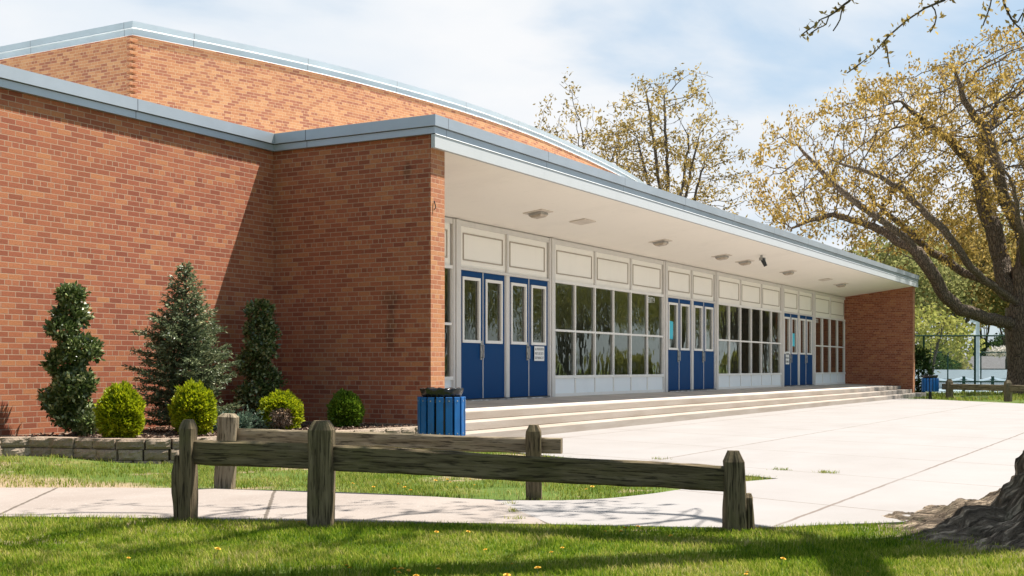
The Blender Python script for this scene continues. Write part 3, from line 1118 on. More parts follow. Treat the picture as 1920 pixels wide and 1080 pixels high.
blue_paper(DS[1][0] + 0.33, 2.05, 0.24, 0.46, 0.06, 'turquoise paper taped inside the glass of the middle blue doors')
blue_paper(DS[2][0] + 0.86 + 0.36, 2.02, 0.28, 0.44, 0.0, 'turquoise paper taped on the glass of the farthest blue doors')


def exit_sign(x, z, body, h, label):
    me = text_mesh(body, h, 'exit_lettering')
    me.materials.append(M['lettering'])
    o = link_mesh('exit_lettering', me, None, (x, YD + 0.018, z))
    o.rotation_euler = (math.pi / 2, 0, 0)
    o.scale = (0.72, 1, 1)
    tag(o, label, 'sign')


exit_sign(28.28, 2.755, 'EXIT 9', 0.20, 'white EXIT 9 lettering on the window beside the middle doors')
exit_sign(43.50, 2.755, 'EXIT 8', 0.20, 'white EXIT 8 lettering on the window beside the far brick end wall')

# lights and plates under the canopy
def soffit_z(y):
    return 4.15 - (y - 9.27) / (YD + 0.15 - 9.27) * 0.35


TILT = -math.atan2(0.35, YD + 0.15 - 9.27)
GL = 'square light fittings under the canopy'
lroot = empty('ceiling_light', (0, 0, 0))
mb = MB()
mb.box(-0.30, 0.30, -0.28, 0.28, -0.014, 0.004)
mb.build('mounting_plate', M['plate'], lroot, loc=(0, 0, 0))
mb = MB()
for q in range(4):
    pass
P0 = [(-0.19, -0.17), (0.19, -0.17), (0.19, 0.17), (-0.19, 0.17)]
P1 = [(-0.14, -0.125), (0.14, -0.125), (0.14, 0.125), (-0.14, 0.125)]
for k in range(4):
    a, b = P0[k], P0[(k + 1) % 4]
    c, d = P1[k], P1[(k + 1) % 4]
    mb.face([(*a, -0.014), (*a, -0.075), (*b, -0.075), (*b, -0.014)])
    mb.face([(*a, -0.075), (*c, -0.115), (*d, -0.115), (*b, -0.075)])
mb.face([(*q, -0.115) for q in P1][::-1])
mb.build('lens', M['lens'], lroot, loc=(0, 0, 0))
mb = MB()
for sx_ in (-0.196, 0.184):
    mb.box(sx_, sx_ + 0.012, -0.178, 0.178, -0.07, -0.014)
for sy_ in (-0.182, 0.17):
    mb.box(-0.184, 0.184, sy_, sy_ + 0.012, -0.07, -0.014)
mb.build('rim', M['steel'], lroot, loc=(0, 0, 0))
LX = [(20.02, 'light fitting nearest the left brick pier, above the nearest doors'), (25.97, 'light fitting above the window between the nearest and middle doors'),
      (30.1, 'light fitting above the left half of the middle doors'), (31.94, 'light fitting above the right half of the middle doors, left of the dark camera'),
      (35.98, 'light fitting above the second wide window, past the dark camera'), (42.2, 'farthest light fitting, above the farthest doors')]
for k, (x, lab) in enumerate(LX):
    o = lroot if k == 0 else copy_tree(lroot)
    o.location = (x, 10.7, soffit_z(10.7) - 0.004)
    o.rotation_euler = (TILT, 0, 0)
    o.scale = (0.74, 0.74, 0.85)
    tag(o, lab, 'light', GL)
for k, (x, lab) in enumerate([(21.75, 'flat blank cover plate on the soffit, right of the nearest light'), (39.9, 'flat blank cover plate on the soffit near the far end')]):
    mb = MB()
    mb.box(-0.26, 0.26, -0.17, 0.17, -0.02, 0.0)
    o = mb.build('cover_plate', M['plate'], None, loc=(x, 10.62, soffit_z(10.62) - 0.004), bevel=0.004)
    o.rotation_euler = (TILT, 0, 0)
    tag(o, lab, 'cover plate', 'blank plates under the canopy')
sc = empty('security_camera', (31.33, 10.04, soffit_z(10.04)), 'small dark camera hanging from the white soffit above the middle doors', 'camera')
mb = MB()
mb.tube((0, 0, 0.01), (0, 0, -0.08), 0.04, n=8)
mb.obox((0.02, -0.02, -0.12), (0.09, -0.03, 0), (0.03, 0.06, 0), (0.0, 0.0, 0.045))
mb.build('bracket', M['steel'], sc, loc=(0, 0, 0))
mb = MB()
mb.tube((-0.02, -0.03, -0.11), (0.05, -0.12, -0.34), 0.07, 0.055, n=12)
mb.build('camera_body', M['black'], sc, loc=(0, 0, 0))
sc.scale = (0.85, 0.85, 0.85)


# ------------------------------------------------------------------ trees
def colonize(trunk_lines, attr, step, infl, kill, iters=140, r=rng, tropism=(0, 0, 0)):
    """space colonisation: guide lines first, then growth into the attractor cloud"""
    P, par = [], []
    for ln, at in trunk_lines:
        last = at
        pts = [np.array(q, float) for q in ln]
        if at is None:
            P.append(pts[0])
            par.append(-1)
            last = 0
        else:
            last = int(np.argmin(np.linalg.norm(np.array(P) - np.array(at), axis=1)))
            pts = [P[last]] + pts
        for k in range(1, len(pts)):
            seg = pts[k] - pts[k - 1]
            n = max(1, int(round(np.linalg.norm(seg) / step)))
            for q in range(1, n + 1):
                w = r.normal(0, step * (0.07 if at is not None else 0.0), 3)
                P.append(pts[k - 1] + seg * q / n + (w if q < n or k < len(pts) - 1 else 0))
                par.append(last)
                last = len(P) - 1
    A = np.array(attr)
    best = np.full(len(A), 1e9)
    bi = np.zeros(len(A), int)
    new = list(range(len(P)))
    trop = np.array(tropism, float)
    for it in range(iters):
        if len(A) == 0 or not new:
            break
        N = np.array([P[q] for q in new])
        D = np.linalg.norm(A[:, None, :] - N[None], axis=2)
        m = D.min(1)
        am = D.argmin(1)
        up = m < best
        best[up] = m[up]
        bi[up] = np.array(new)[am[up]]
        keep = best > kill
        A, best, bi = A[keep], best[keep], bi[keep]
        act = best < infl
        if not act.any():
            break
        ids = np.unique(bi[act])
        new = []
        Pa = np.array(P)
        dirs = unit(A[act] - Pa[bi[act]])
        for q in ids:
            d = dirs[bi[act] == q].sum(0)
            d = d / (np.linalg.norm(d) + 1e-9) + r.normal(0, 0.18, 3) + trop
            d /= np.linalg.norm(d) + 1e-9
            P.append(P[q] + d * step)
            par.append(int(q))
            new.append(len(P) - 1)
    return np.array(P), np.array(par)


def radii(P, par, r0, tip, ex=2.3):
    n = len(P)
    acc = np.zeros(n)
    kids = np.bincount(par[par >= 0], minlength=n)
    for q in range(n - 1, -1, -1):
        if kids[q] == 0:
            acc[q] = tip ** ex
        if par[q] >= 0:
            acc[par[q]] += acc[q] * 1.0
    rad = acc ** (1 / ex)
    rad *= 1.0
    k = math.log(r0 / tip) / math.log(rad[0] / tip)
    return tip * (rad / tip) ** k, kids


def tubes(P, par, rad, sides_big=9, sides_small=4, thr=0.05):
    Vs, Fs = [], []
    base = 0
    idx = np.where(par >= 0)[0]
    D = np.zeros_like(P)
    D[idx] = unit(P[idx] - P[par[idx]])
    D[par < 0] = (0, 0, 1)
    for big in (True, False):
        sel = idx[(rad[idx] > thr) == big]
        if len(sel) == 0:
            continue
        n = sides_big if big else sides_small
        a, b = P[par[sel]], P[sel]
        ra = np.minimum(rad[par[sel]], rad[sel] * 1.25)
        rb = rad[sel]
        da, db = D[par[sel]], D[sel]
        da = np.where((np.sum(da * db, 1) > 0.35)[:, None], da, db)
        ref = np.where(np.abs(db[:, 2:3]) < 0.9, np.array([[0, 0, 1.0]]), np.array([[1.0, 0, 0]]))
        ub = unit(np.cross(db, ref))
        cont = (rad[par[sel]] <= rad[sel] * 1.25)[:, None]
        a = np.where(cont, a, a - db * ra[:, None] * 0.3)

        def ring(c, d, rr):
            u = unit(ub - np.sum(ub * d, 1, keepdims=True) * d)
            w = np.cross(d, u)
            th = np.arange(n) * 2 * math.pi / n
            return c[:, None] + (u[:, None] * np.cos(th)[None, :, None] + w[:, None] * np.sin(th)[None, :, None]) * rr[:, None, None]
        R0, R1 = ring(a, da, ra), ring(b, db, rb)
        V = np.concatenate([R0, R1], 1).reshape(-1, 3)
        m = len(sel)
        o = (np.arange(m) * 2 * n)[:, None] + base
        k = np.arange(n)
        k2 = (k + 1) % n
        F = np.stack([o + k, o + k2, o + n + k2, o + n + k], -1).reshape(-1, 4)
        Vs.append(V)
        Fs.append(F)
        base += len(V)
    return np.concatenate(Vs), np.concatenate(Fs)


def crown_leaves(P, par, rad, kids, sub, per, spread, L, Wd, droop=0.5, frac=1.0, r=rng):
    size = np.ones(len(P), int)
    for q in range(len(P) - 1, 0, -1):
        if par[q] >= 0:
            size[par[q]] += size[q]
    sel = np.where(size <= sub)[0]
    sel = sel[r.uniform(0, 1, len(sel)) < frac]
    c = np.repeat(P[sel], per, 0)
    c = c + r.normal(0, spread, c.shape)
    ax = np.tile(np.array([[0, 0, -droop]]), (len(c), 1))
    return leaves(c, ax, L, Wd, 0.7, r)


def cloud(blobs, n, r=rng, shell=0.0):
    """points in a union of ellipsoids (cx,cy,cz,rx,ry,rz)"""
    vol = np.array([b[3] * b[4] * b[5] for b in blobs])
    out = []
    for b, k in zip(blobs, r.multinomial(n, vol / vol.sum())):
        d = unit(r.normal(0, 1, (k, 3)))
        q = d * (r.uniform(shell, 1, (k, 1)) ** (1 / 3))
        out.append(np.array(b[:3]) + q * np.array(b[3:]))
    return np.concatenate(out)


def make_tree(name, loc, lines, attr, step, infl, kill, r0, tip, leafmat, leafargs, label, cat, group=None, bark='bark', trop=(0, 0, 0)):
    root = empty(name, loc, label, cat, group)
    P, par = colonize(lines, attr, step, infl, kill, tropism=trop)
    rad, kids = radii(P, par, r0, tip)
    V, F = tubes(P, par, rad, thr=tip * 3.2)
    np_mesh('trunk', V, F, M[bark], root, smooth=True, loc=(0, 0, 0))
    if leafargs:
        V, F = crown_leaves(P, par, rad, kids, *leafargs)
        np_mesh('crown', V, F, M[leafmat], root, loc=(0, 0, 0))
    return root


def view_pt(px, py, d):
    """a point seen in that direction, at that distance (used only to take measures off the photograph)"""
    u = (px - 960) / 2282
    p = d * (FWD + u * RGT)
    return np.array([p[0], p[1], 1.057 + d * (690.5 - py) / 2282])


# the big spreading oak at the right; limbs measured in its own plane, then given depth
OB = view_pt(1936, 737, 50)
OB[2] = 0
ORG = OB


def O(px, py, dd=0.0):
    return view_pt(px, py, 50 + dd) - ORG


trunk = [O(1936, 745), O(1934, 690), O(1930, 640), O(1926, 600), O(1922, 560), O(1920, 500), O(1922, 450), O(1926, 380, .5), O(1935, 300, 1)]
ol = [(trunk, None),
      ([O(1876, 603, -.3), O(1837, 592, -.6), O(1800, 579, -.9), O(1770, 553, -1.1), O(1751, 517, -1.3), O(1732, 491, -1.4), O(1717, 469, -1.5), O(1702, 448, -1.6), O(1668, 424, -2), O(1625, 395, -2.4), O(1568, 352, -3), O(1500, 278, -3.4)], tuple(O(1927, 612))),
      ([O(1718, 488, -1.1), O(1684, 474, -1), O(1635, 469, -1.2), O(1597, 475, -1.3)], tuple(O(1737, 496, -1.4))),
      ([O(1690, 458, -1), O(1660, 436, -.6), O(1612, 414, -.4), O(1564, 404, 0), O(1520, 412, 0), O(1484, 428, .4)], tuple(O(1717, 469, -1.5))),
      ([O(1885, 556, .4), O(1860, 534, .8), O(1830, 520, 1.2), O(1800, 508, 1.8), O(1777, 488, 2.2), O(1747, 474, 2.5), O(1700, 430, 3), O(1640, 380, 3.6)], tuple(O(1924, 580))),
      ([O(1886, 552, -.5), O(1862, 536, -1), O(1837, 520, -1.5), O(1810, 490, -2), O(1790, 455, -2.4), O(1750, 414, -2.8), O(1686, 351, -3.2), O(1633, 325, -3.5), O(1560, 300, -4)], tuple(O(1925, 590))),
      ([O(1884, 530, .4), O(1876, 490, .8), O(1866, 440, 1), O(1850, 395, 1.3), O(1835, 319, 1.6), O(1842, 255, 2), O(1880, 200, 2.4)], tuple(O(1923, 570))),
      ([O(1815, 300, 1.4), O(1780, 262, 1), O(1730, 225, .6), O(1690, 190, 0)], tuple(O(1838, 330, 1.6))),
      ([O(1880, 370, -.6), O(1870, 310, -1.4), O(1850, 250, -2), O(1810, 190, -2.6), O(1790, 130, -3)], tuple(O(1922, 450))),
      ([O(1960, 520, 0), O(2010, 470, 0), O(2080, 420, .5), O(2160, 350, 1)], tuple(O(1922, 560))),
      ([O(1960, 420, 2), O(1990, 330, 4), O(2010, 240, 5)], tuple(O(1920, 500))),
      ([O(1925, 440, 3), O(1930, 340, 5.5), O(1900, 260, 7)], tuple(O(1920, 500))),
      ([O(1915, 440, -3), O(1900, 350, -5), O(1860, 280, -6.5)], tuple(O(1920, 500)))]


def OE(px, py, rx, ry, dd, rd):
    c = O(px, py, dd)
    k = 50 / 2282
    return np.array([c[0], c[1], c[2]]), np.array([rx * k, rd, ry * k])


def oak_cloud(blobs, n):
    out = []
    w = np.array([b[2] * b[3] * b[5] for b in blobs], float)
    for b, k in zip(blobs, rng.multinomial(n, w / w.sum())):
        c, rr = OE(*b)
        d = unit(rng.normal(0, 1, (k, 3))) * (rng.uniform(0, 1, (k, 1)) ** (1 / 3)) * rr
        out.append(c + d[:, :1] * RGT + d[:, 1:2] * FWD + d[:, 2:3] * np.array([0, 0, 1.0]))
    return np.concatenate(out)


oa = oak_cloud([(1500, 330, 105, 90, -1.5, 4), (1480, 240, 60, 40, -2, 2.5), (1620, 260, 120, 110, -1.5, 5), (1720, 200, 110, 80, 0, 6), (1840, 160, 110, 80, 0.5, 7), (1960, 180, 140, 110, 1, 7),
                (1800, 320, 150, 120, 0, 7), (1640, 380, 130, 60, 0, 5), (1450, 375, 50, 50, -1, 3), (1700, 445, 130, 40, 2, 4), (1800, 450, 70, 60, 4, 3), (1950, 380, 130, 120, 1, 7), (2090, 330, 110, 120, 0, 6), (1560, 430, 70, 25, 0, 2.5), (1640, 520, 60, 30, 2, 2.5), (1500, 420, 50, 30, .5, 2.5)], 9000)
oak = make_tree('oak_tree', tuple(ORG), ol, oa, 0.30, 2.6, 0.46, 0.92, 0.0075, 'oakleaf', (6, 17, 0.15, 0.18, 0.082, 0.8, 0.43),
                'huge spreading oak with dark limbs and yellow catkins beyond the plaza', 'tree')
# flare at the foot of the oak
mb = MB()
rings = []
for z, rr in ((-0.1, 1.2), (0.25, 1.06), (0.7, 0.98), (1.4, 0.93)):
    rings.append([(rr * math.cos(q * math.pi / 8) * (1 + 0.10 * math.sin(q * 1.9)), rr * math.sin(q * math.pi / 8) * (1 + 0.10 * math.cos(q * 2.3)), z) for q in range(16)])
for a, b in zip(rings, rings[1:]):
    for q in range(16):
        mb.face([a[q], a[(q + 1) % 16], b[(q + 1) % 16], b[q]])
o = mb.build('root_flare', M['bark'], oak, loc=(0, 0, 0))
weld(o.data)
o.data.shade_smooth()


# two fan shaped trees behind the hall
def fan_tree(loc, height, spread, label, n=1500, seed=1, leafmat='budleaf', group='budding trees behind the building', trunk_h=0.3, r0=0.3, leafargs=None):
    r = np.random.default_rng(seed)
    lines = [([(0, 0, 0), (0, 0, height * trunk_h * 0.6), (0.1, 0, height * trunk_h)], None)]
    for k in range(7):
        a = k * 2.4 + seed
        e = r.uniform(0.25, 0.8)
        b = np.array([math.cos(a) * spread * e * 0.6, math.sin(a) * spread * e * 0.6, height * r.uniform(0.62, 0.8)])
        s = np.array([0, 0, height * trunk_h * r.uniform(0.6, 1)])
        lines.append(([s + (b - s) * 0.5 + (0, 0, height * 0.04), b], tuple(s)))
    blobs = []
    for k in range(11):
        a = k * 2.39996 + seed
        rad = spread * math.sqrt((k + 0.5) / 11) * 0.78
        zz_ = height * (0.78 - 0.30 * (rad / spread) + r.uniform(-0.06, 0.06))
        blobs.append((math.cos(a) * rad, math.sin(a) * rad, zz_, spread * 0.30, spread * 0.30, height * 0.21))
    attr = cloud(blobs, n, r)
    attr = attr[attr[:, 2] > height * 0.22]
    return make_tree('budding_tree', loc, lines, attr, 0.36, 3.0, 0.52, r0, 0.009, leafmat, leafargs or (7, 15, 0.15, 0.20, 0.09, 0.2, 0.5), label, 'tree', group, 'twig', (0, 0, 0.25))


b1 = view_pt(1076, 690, 62)
fan_tree((b1[0], b1[1], 0), 16.4, 4.2, 'slimmer budding tree showing over the curved hall roof', seed=3, n=2200)
b2 = view_pt(1258, 690, 58)
fan_tree((b2[0], b2[1], 0), 17.6, 4.2, 'taller budding tree right of the curved hall roof', seed=6, n=2600)
# trees beyond the tennis courts
gtr = 'trees beyond the tennis courts'
la = (0.05, 4, 0.26, 0.26, 0.15, 0.2)
for k, (px, d, h, sp_, mat, lab, s_) in enumerate([
        (1690, 165, 24, 10, 'greenleaf', 'tall pale green tree beside the far brick end wall', 11),
        (1800, 175, 27, 11, 'budleaf', 'tall hazy olive tree behind the grey light pole', 12),
        (1890, 180, 26, 11, 'greenleaf', 'green tree behind the oak trunk', 13),
        (2020, 170, 25, 11, 'budleaf', 'olive tree right of the oak trunk', 14),
        (1745, 120, 8.6, 5.0, 'limeleaf', 'small bright lime tree behind the chain link fence', 15),
        (1650, 190, 22, 10, 'budleaf', 'olive tree behind the far brick end wall', 17),
        (1845, 225, 30, 13, 'greenleaf', 'tall olive tree behind the grey roofed house', 18),
        (1925, 215, 28, 13, 'budleaf', 'tall tree hidden mostly by the oak trunk', 19),
        (1765, 215, 26, 13, 'budleaf', 'hazy tree behind the small lime tree', 20)]):
    b = view_pt(px, 690, d)
    z0 = -1.2
    fan_tree((b[0], b[1], z0), h, sp_, lab, n=900 if h > 10 else 420, seed=s_, leafmat=mat, group=gtr, trunk_h=0.2, r0=0.4,
             leafargs=(10, 6, 0.6, 0.6, 0.36, 0.1) if h > 10 else (8, 6, 0.36, 0.45, 0.28, 0.0))


def leaf_ball(name, loc, rx, ry, rz, n, mat, L, label, cat, group=None):
    r = np.random.default_rng(int(abs(loc[0] * 100)) % 9999)
    d = unit(r.normal(0, 1, (n, 3)))
    lump = 1 + 0.10 * np.sin(d[:, 0] * 7 + loc[0]) + 0.10 * np.sin(d[:, 2] * 6 + d[:, 1] * 5)
    q = d * (r.uniform(0.55, 1.0, (n, 1)) ** 0.5) * lump[:, None] * np.array([rx, ry, rz]) + (0, 0, rz * 0.95)
    V, F = leaves(q, d, L, L * 0.55, 0.7, r)
    e = empty(name, loc, label, cat, group)
    np_mesh('foliage', V, F, M[mat], e, loc=(0, 0, 0))
    mb = MB()
    mb.tube((0, 0, -0.05), (0, 0, rz), 0.05, 0.03, 8)
    mb.build('trunk', M['twig'], e, loc=(0, 0, 0))
    return e


hb = 'hedge bushes along the far side of the courts'
for k, (px, d, rx, rz, mat, lab) in enumerate([(1735, 140, 5, 2.6, 'deepleaf', 'dark bush left behind the tennis courts'), (1762, 150, 3, 2.6, 'greenleaf', 'olive bush in the middle behind the tennis courts'), (1852, 210, 7, 3.6, 'deepleaf', 'dark bush behind the grey house roof'), (1895, 200, 4, 4.2, 'deepleaf', 'dark bush beside the grey house'), (1960, 160, 8, 3, 'deepleaf', 'dark bush right of the oak trunk')]):
    b = view_pt(px, 690, d)
    leaf_ball('background_bush', (b[0], b[1], -1.2), rx, 3, rz, 2600, mat, 0.55, lab, 'bush', hb)
b = view_pt(1872, 690, 150)
leaf_ball('blossom_tree', (b[0], b[1], 2.75), 1.5, 1.2, 0.38, 420, 'blossom', 0.45, 'white blossoming crown behind the courts left of the oak trunk', 'tree')
b = view_pt(1722, 690, 49.5)
leaf_ball('dark_bush', (b[0], b[1], -0.05), 0.30, 0.5, 1.0, 1300, 'deepleaf', 0.16, 'dark bush at the outer corner of the far brick end wall', 'bush')

# ------------------------------------------------------------------ foreground tree with roots
TB = np.array([8.90, 0.50, 0.0])
ft = empty('shade_tree', tuple(TB), 'big foreground tree with gnarled roots and overhanging budding twigs', 'tree')
nphi = 170
prof_r = np.array([1.9, 1.5, 1.28, 1.1, 0.97, 0.88, 0.78, 0.66, 0.55, 0.49, 0.455, 0.43, 0.41])
prof_z = np.array([-0.06, -0.015, 0.012, 0.05, 0.105, 0.14, 0.15, 0.24, 0.40, 0.58, 0.85, 1.4, 3.4])
tt = np.concatenate([np.linspace(0, 9, 74), np.linspace(9.15, 12, 16)])
pr = np.interp(tt, np.arange(13), prof_r)
pz = np.interp(tt, np.arange(13), prof_z)
phis = np.linspace(0, 2 * math.pi, nphi, endpoint=False)
lft = math.atan2(-RGT[1], -RGT[0])
PH, RR = np.meshgrid(phis, pr, indexing='ij')
ZZ = np.tile(pz, (nphi, 1))
dl = (PH - lft + math.pi) % (2 * math.pi) - math.pi
amp = np.zeros_like(PH)
for a, w, h in ((0.0, 0.42, 1.0), (0.62, 0.20, 0.75), (1.15, 0.22, 0.7), (-0.8, 0.3, 0.8), (1.9, 0.3, 0.8), (2.8, 0.3, 0.9), (-1.7, 0.3, 0.8), (-2.5, 0.3, 0.7)):
    dd_ = (dl - a - 0.10 * np.sin(RR * 6 + a * 5) + math.pi) % (2 * math.pi) - math.pi
    amp = np.maximum(amp, h * np.exp(-(dd_ / w) ** 2))
low = np.clip((RR - 0.46) / 0.3, 0, 1)
ZZ = ZZ * (1 - low * (1 - (0.22 + 0.78 * amp)))
rid = np.sin(PH * 19 + 2.2 * np.sin(RR * 5 + PH * 3)) + 0.6 * np.sin(PH * 33 + 3 * np.sin(RR * 7))
ZZ = ZZ + 0.026 * rid * np.clip((1.45 - RR) / 0.5, 0, 1) * np.clip(ZZ / 0.08, 0, 1) * low
R = RR * (1 + 0.035 * np.sin(5 * PH + 1)) + 0.014 * rid * (1 - low)
from mathutils import noise as mn
X = R * np.cos(PH)
Yq = R * np.sin(PH)
V = np.stack([X, Yq, ZZ], -1).reshape(-1, 3)
zs = tt
out = np.empty_like(V)
for k, v in enumerate(V):
    q = Vector((v[0] + 3, v[1] - 2, v[2]))
    nn = mn.fractal(q * 4.0, 1.0, 2.0, 5)
    n2 = mn.fractal(q * 11.0 + Vector((5, 1, 2)), 0.9, 2.0, 3)
    am = 0.03
    rd = unit(np.array([v[0], v[1], 0.0]))
    out[k] = v + rd * (nn * am + n2 * 0.014) + np.array([0, 0, nn * 0.035 * (1 if 0.0 < v[2] < 0.5 else 0.25) + n2 * 0.014])
i, j = np.meshgrid(np.arange(nphi), np.arange(len(zs) - 1), indexing='ij')
a = (i * len(zs) + j).ravel()
b = (((i + 1) % nphi) * len(zs) + j).ravel()
FR = np.stack([a, b, b + 1, a + 1], 1)
rt = np_mesh('trunk', out, FR, M['rootbark'], ft, smooth=True, loc=(0, 0, 0))
arc = np.concatenate([[0], np.cumsum(np.hypot(np.diff(pr), np.diff(pz)))])
UVV = np.stack([PH, np.tile(arc, (nphi, 1))], -1).reshape(-1, 2)
uvl = UVV[FR.ravel()].reshape(-1, 4, 2)
wrapq = (uvl[:, :, 0].max(1) - uvl[:, :, 0].min(1)) > 3
uvl[wrapq] = np.where(uvl[wrapq][:, :, :1] < 3, uvl[wrapq] + np.array([2 * math.pi, 0]), uvl[wrapq])
rt.data.uv_layers.new(name='UVMap').data.foreach_set('uv', uvl.astype(np.float32).ravel())


def T(px, py, d):
    return view_pt(px, py, d) - TB


tl = [([(0, 0, 3.2), (0.1, 0.1, 4.2)], None),
      ([(0.5, 1.0, 5.4), (0.9, 2.2, 6.8), (1.0, 3.4, 8.2)], (0.1, 0.1, 4.2)),
      ([(-0.7, 0.9, 5.4), (-1.5, 1.9, 6.6), (-2.2, 3.0, 7.8)], (0.1, 0.1, 4.2)),
      ([(-0.6, -0.8, 5.5), (-1.4, -1.5, 7.2)], (0.1, 0.1, 4.2)),
      ([(1.2, 0.0, 5.6), (2.4, 0.6, 7.0)], (0.1, 0.1, 4.2)),
      ([(2.0, 1.3, 5.0), T(1800, -160, 8.9), T(1770, 0, 8.6)], (0.5, 1.0, 5.4))]
fa = cloud([(0.2, 2.6, 8.4, 2.0, 1.7, 1.6), (-1.6, 2.8, 7.9, 1.8, 1.5, 1.5), (1.8, 2.4, 8.0, 1.8, 1.4, 1.4), (3.3, 1.5, 8.0, 1.2, 1.0, 1.2), (-1.0, -1.0, 8.2, 2.0, 1.8, 1.6), (0.2, 0.8, 9.4, 2.2, 2.0, 1.4), (-2.6, 1.2, 8.0, 1.6, 1.6, 1.4), (0.3, 4.2, 7.6, 2.2, 1.2, 1.3), (-2.2, 4.4, 7.4, 1.8, 1.3, 1.3)], 1300) - np.array([0.62, 0.22, 0])
P, par = colonize(tl, fa, 0.25, 2.2, 0.42)
rad, kids = radii(P, par, 0.42, 0.010)
V, F = tubes(P, par, rad, thr=0.05)
np_mesh('limbs', V, F, M['bark'], ft, smooth=True, loc=(0, 0, 0))
V, F = crown_leaves(P, par, rad, kids, 5, 4, 0.13, 0.12, 0.07, 0.4)
F = F[V[F[:, 0], 2] > 5.6]
np_mesh('crown', V, F, M['budleaf'], ft, loc=(0, 0, 0))
# the low twigs that hang into view
tw = [([T(1770, 0, 8.6), T(1735, 15, 8.6), T(1700, 38, 8.6), T(1668, 66, 8.6), T(1640, 98, 8.6), T(1612, 120, 8.6), T(1588, 137, 8.6)], None),
      ([T(1664, 96, 8.6), T(1668, 126, 8.62)], tuple(T(1662, 74, 8.6))),
      ([T(1757, 30, 8.65), T(1744, 60, 8.7)], tuple(T(1752, 8, 8.6))),
      ([T(1640, -60, 8.8), T(1592, 2, 8.7), T(1566, 22, 8.7), T(1540, 38, 8.7), T(1502, 66, 8.7)], tuple(T(1770, 0, 8.6))),
      ([T(1575, 36, 8.72), T(1562, 58, 8.72)], tuple(T(1580, 12, 8.7))),
      ([T(1548, 45, 8.7), T(1520, 62, 8.72)], tuple(T(1552, 30, 8.7))),
      ([T(1850, -60, 8.7), T(1858, 0, 8.6), T(1851, 28, 8.6), T(1843, 48, 8.6)], tuple(T(1770, 0, 8.6))),
      ([T(1870, -40, 8.6), T(1884, 8, 8.55), T(1897, 36, 8.55), T(1920, 66, 8.55)], tuple(T(1850, -60, 8.7))),
      ([T(1908, 40, 8.5), T(1918, 24, 8.5)], tuple(T(1897, 36, 8.55)))]
P, par = colonize(tw, np.zeros((0, 3)), 0.05, 0.3, 0.1)
rad, kids = radii(P, par, 0.016, 0.005)
V, F = tubes(P, par, rad, thr=0.002, sides_big=6)
np_mesh('overhanging_twigs', V, F, M['bark'], ft, smooth=True, loc=(0, 0, 0))
sel = np.where((rad < 0.012))[0]
sel = sel[rng.uniform(0, 1, len(sel)) < 0.8]
c = np.repeat(P[sel], 5, 0) + rng.normal(0, 0.020, (len(sel) * 5, 3))
V, F = leaves(c, np.tile([[0, 0, 0.2]], (len(c), 1)), 0.05, 0.022, 0.9)
np_mesh('twig_leaves', V, F, M['budleaf'], ft, loc=(0, 0, 0))

# row of trees across the street; the windows mirror them
gr_ = 'street trees across the plaza seen mirrored in the windows'
proto = None
for k, (x, y, s, rz) in enumerate([(47, -7, 0.85, 0.3), (54, -10, 1.0, 1.6), (61, -6, 0.8, 2.9), (68, -9, 1.1, 4.0), (76, -6, 0.9, 5.1), (84, -9, 1.1, 2.2), (93, -5, 1.0, 0.9), (103, -7, 1.1, 3.3), (114, -4, 1.1, 5.6), (40, -12, 0.9, 4.4)]):
    if proto is None:
        proto = fan_tree((x, y, 0), 9.5, 4.6, 'green budding street tree opposite the entrance, mirrored in the windows', n=1500, seed=21, leafmat='mirrorleaf', group=gr_, trunk_h=0.12, r0=0.45, leafargs=(6, 5, 0.35, 0.34, 0.19, 0.1))
        proto.name = 'street_tree'
        o = proto
    else:
        o = copy_tree(proto)
        o.location = (x, y, 0)
    o.scale = (s, s, s)
    o.rotation_euler = (0, 0, rz)
bproto = None
for k, (x, y, s, rz) in enumerate([(58, -16, 0.5, 0), (70, -15, 0.6, 1), (88, -15, 0.6, 3), (108, -13, 0.7, 5), (126, -9, 0.8, 6)]):
    if bproto is None:
        o = bproto = leaf_ball('street_bush', (x, y, 0), 5.2, 3.2, 1.9, 4200, 'mirrorleaf', 0.5, 'olive bush behind the street trees, mirrored in the windows', 'bush', 'bushes behind the street trees')
    else:
        o = copy_tree(bproto)
        o.location = (x, y, 0)
    o.scale = (s, s, s)
    o.rotation_euler = (0, 0, rz)

# ------------------------------------------------------------------ planting bed
bedline = smooth_line([(7.2, 11.9), (8.6, 11.72), (9.2, 11.45), (9.4, 10.85), (9.52, 10.2), (9.98, 9.72), (11.2, 9.38), (13.0, 9.02), (13.9, 8.86)], 10)
cum = [0]
for a, b in zip(bedline, bedline[1:]):
    cum.append(cum[-1] + math.dist(a, b))


def on_line(s):
    for k in range(len(cum) - 1):
        if s <= cum[k + 1] or k == len(cum) - 2:
            q = (s - cum[k]) / (cum[k + 1] - cum[k])
            a, b = Vector(bedline[k]), Vector(bedline[k + 1])
            return a + (b - a) * q, (b - a).normalized()


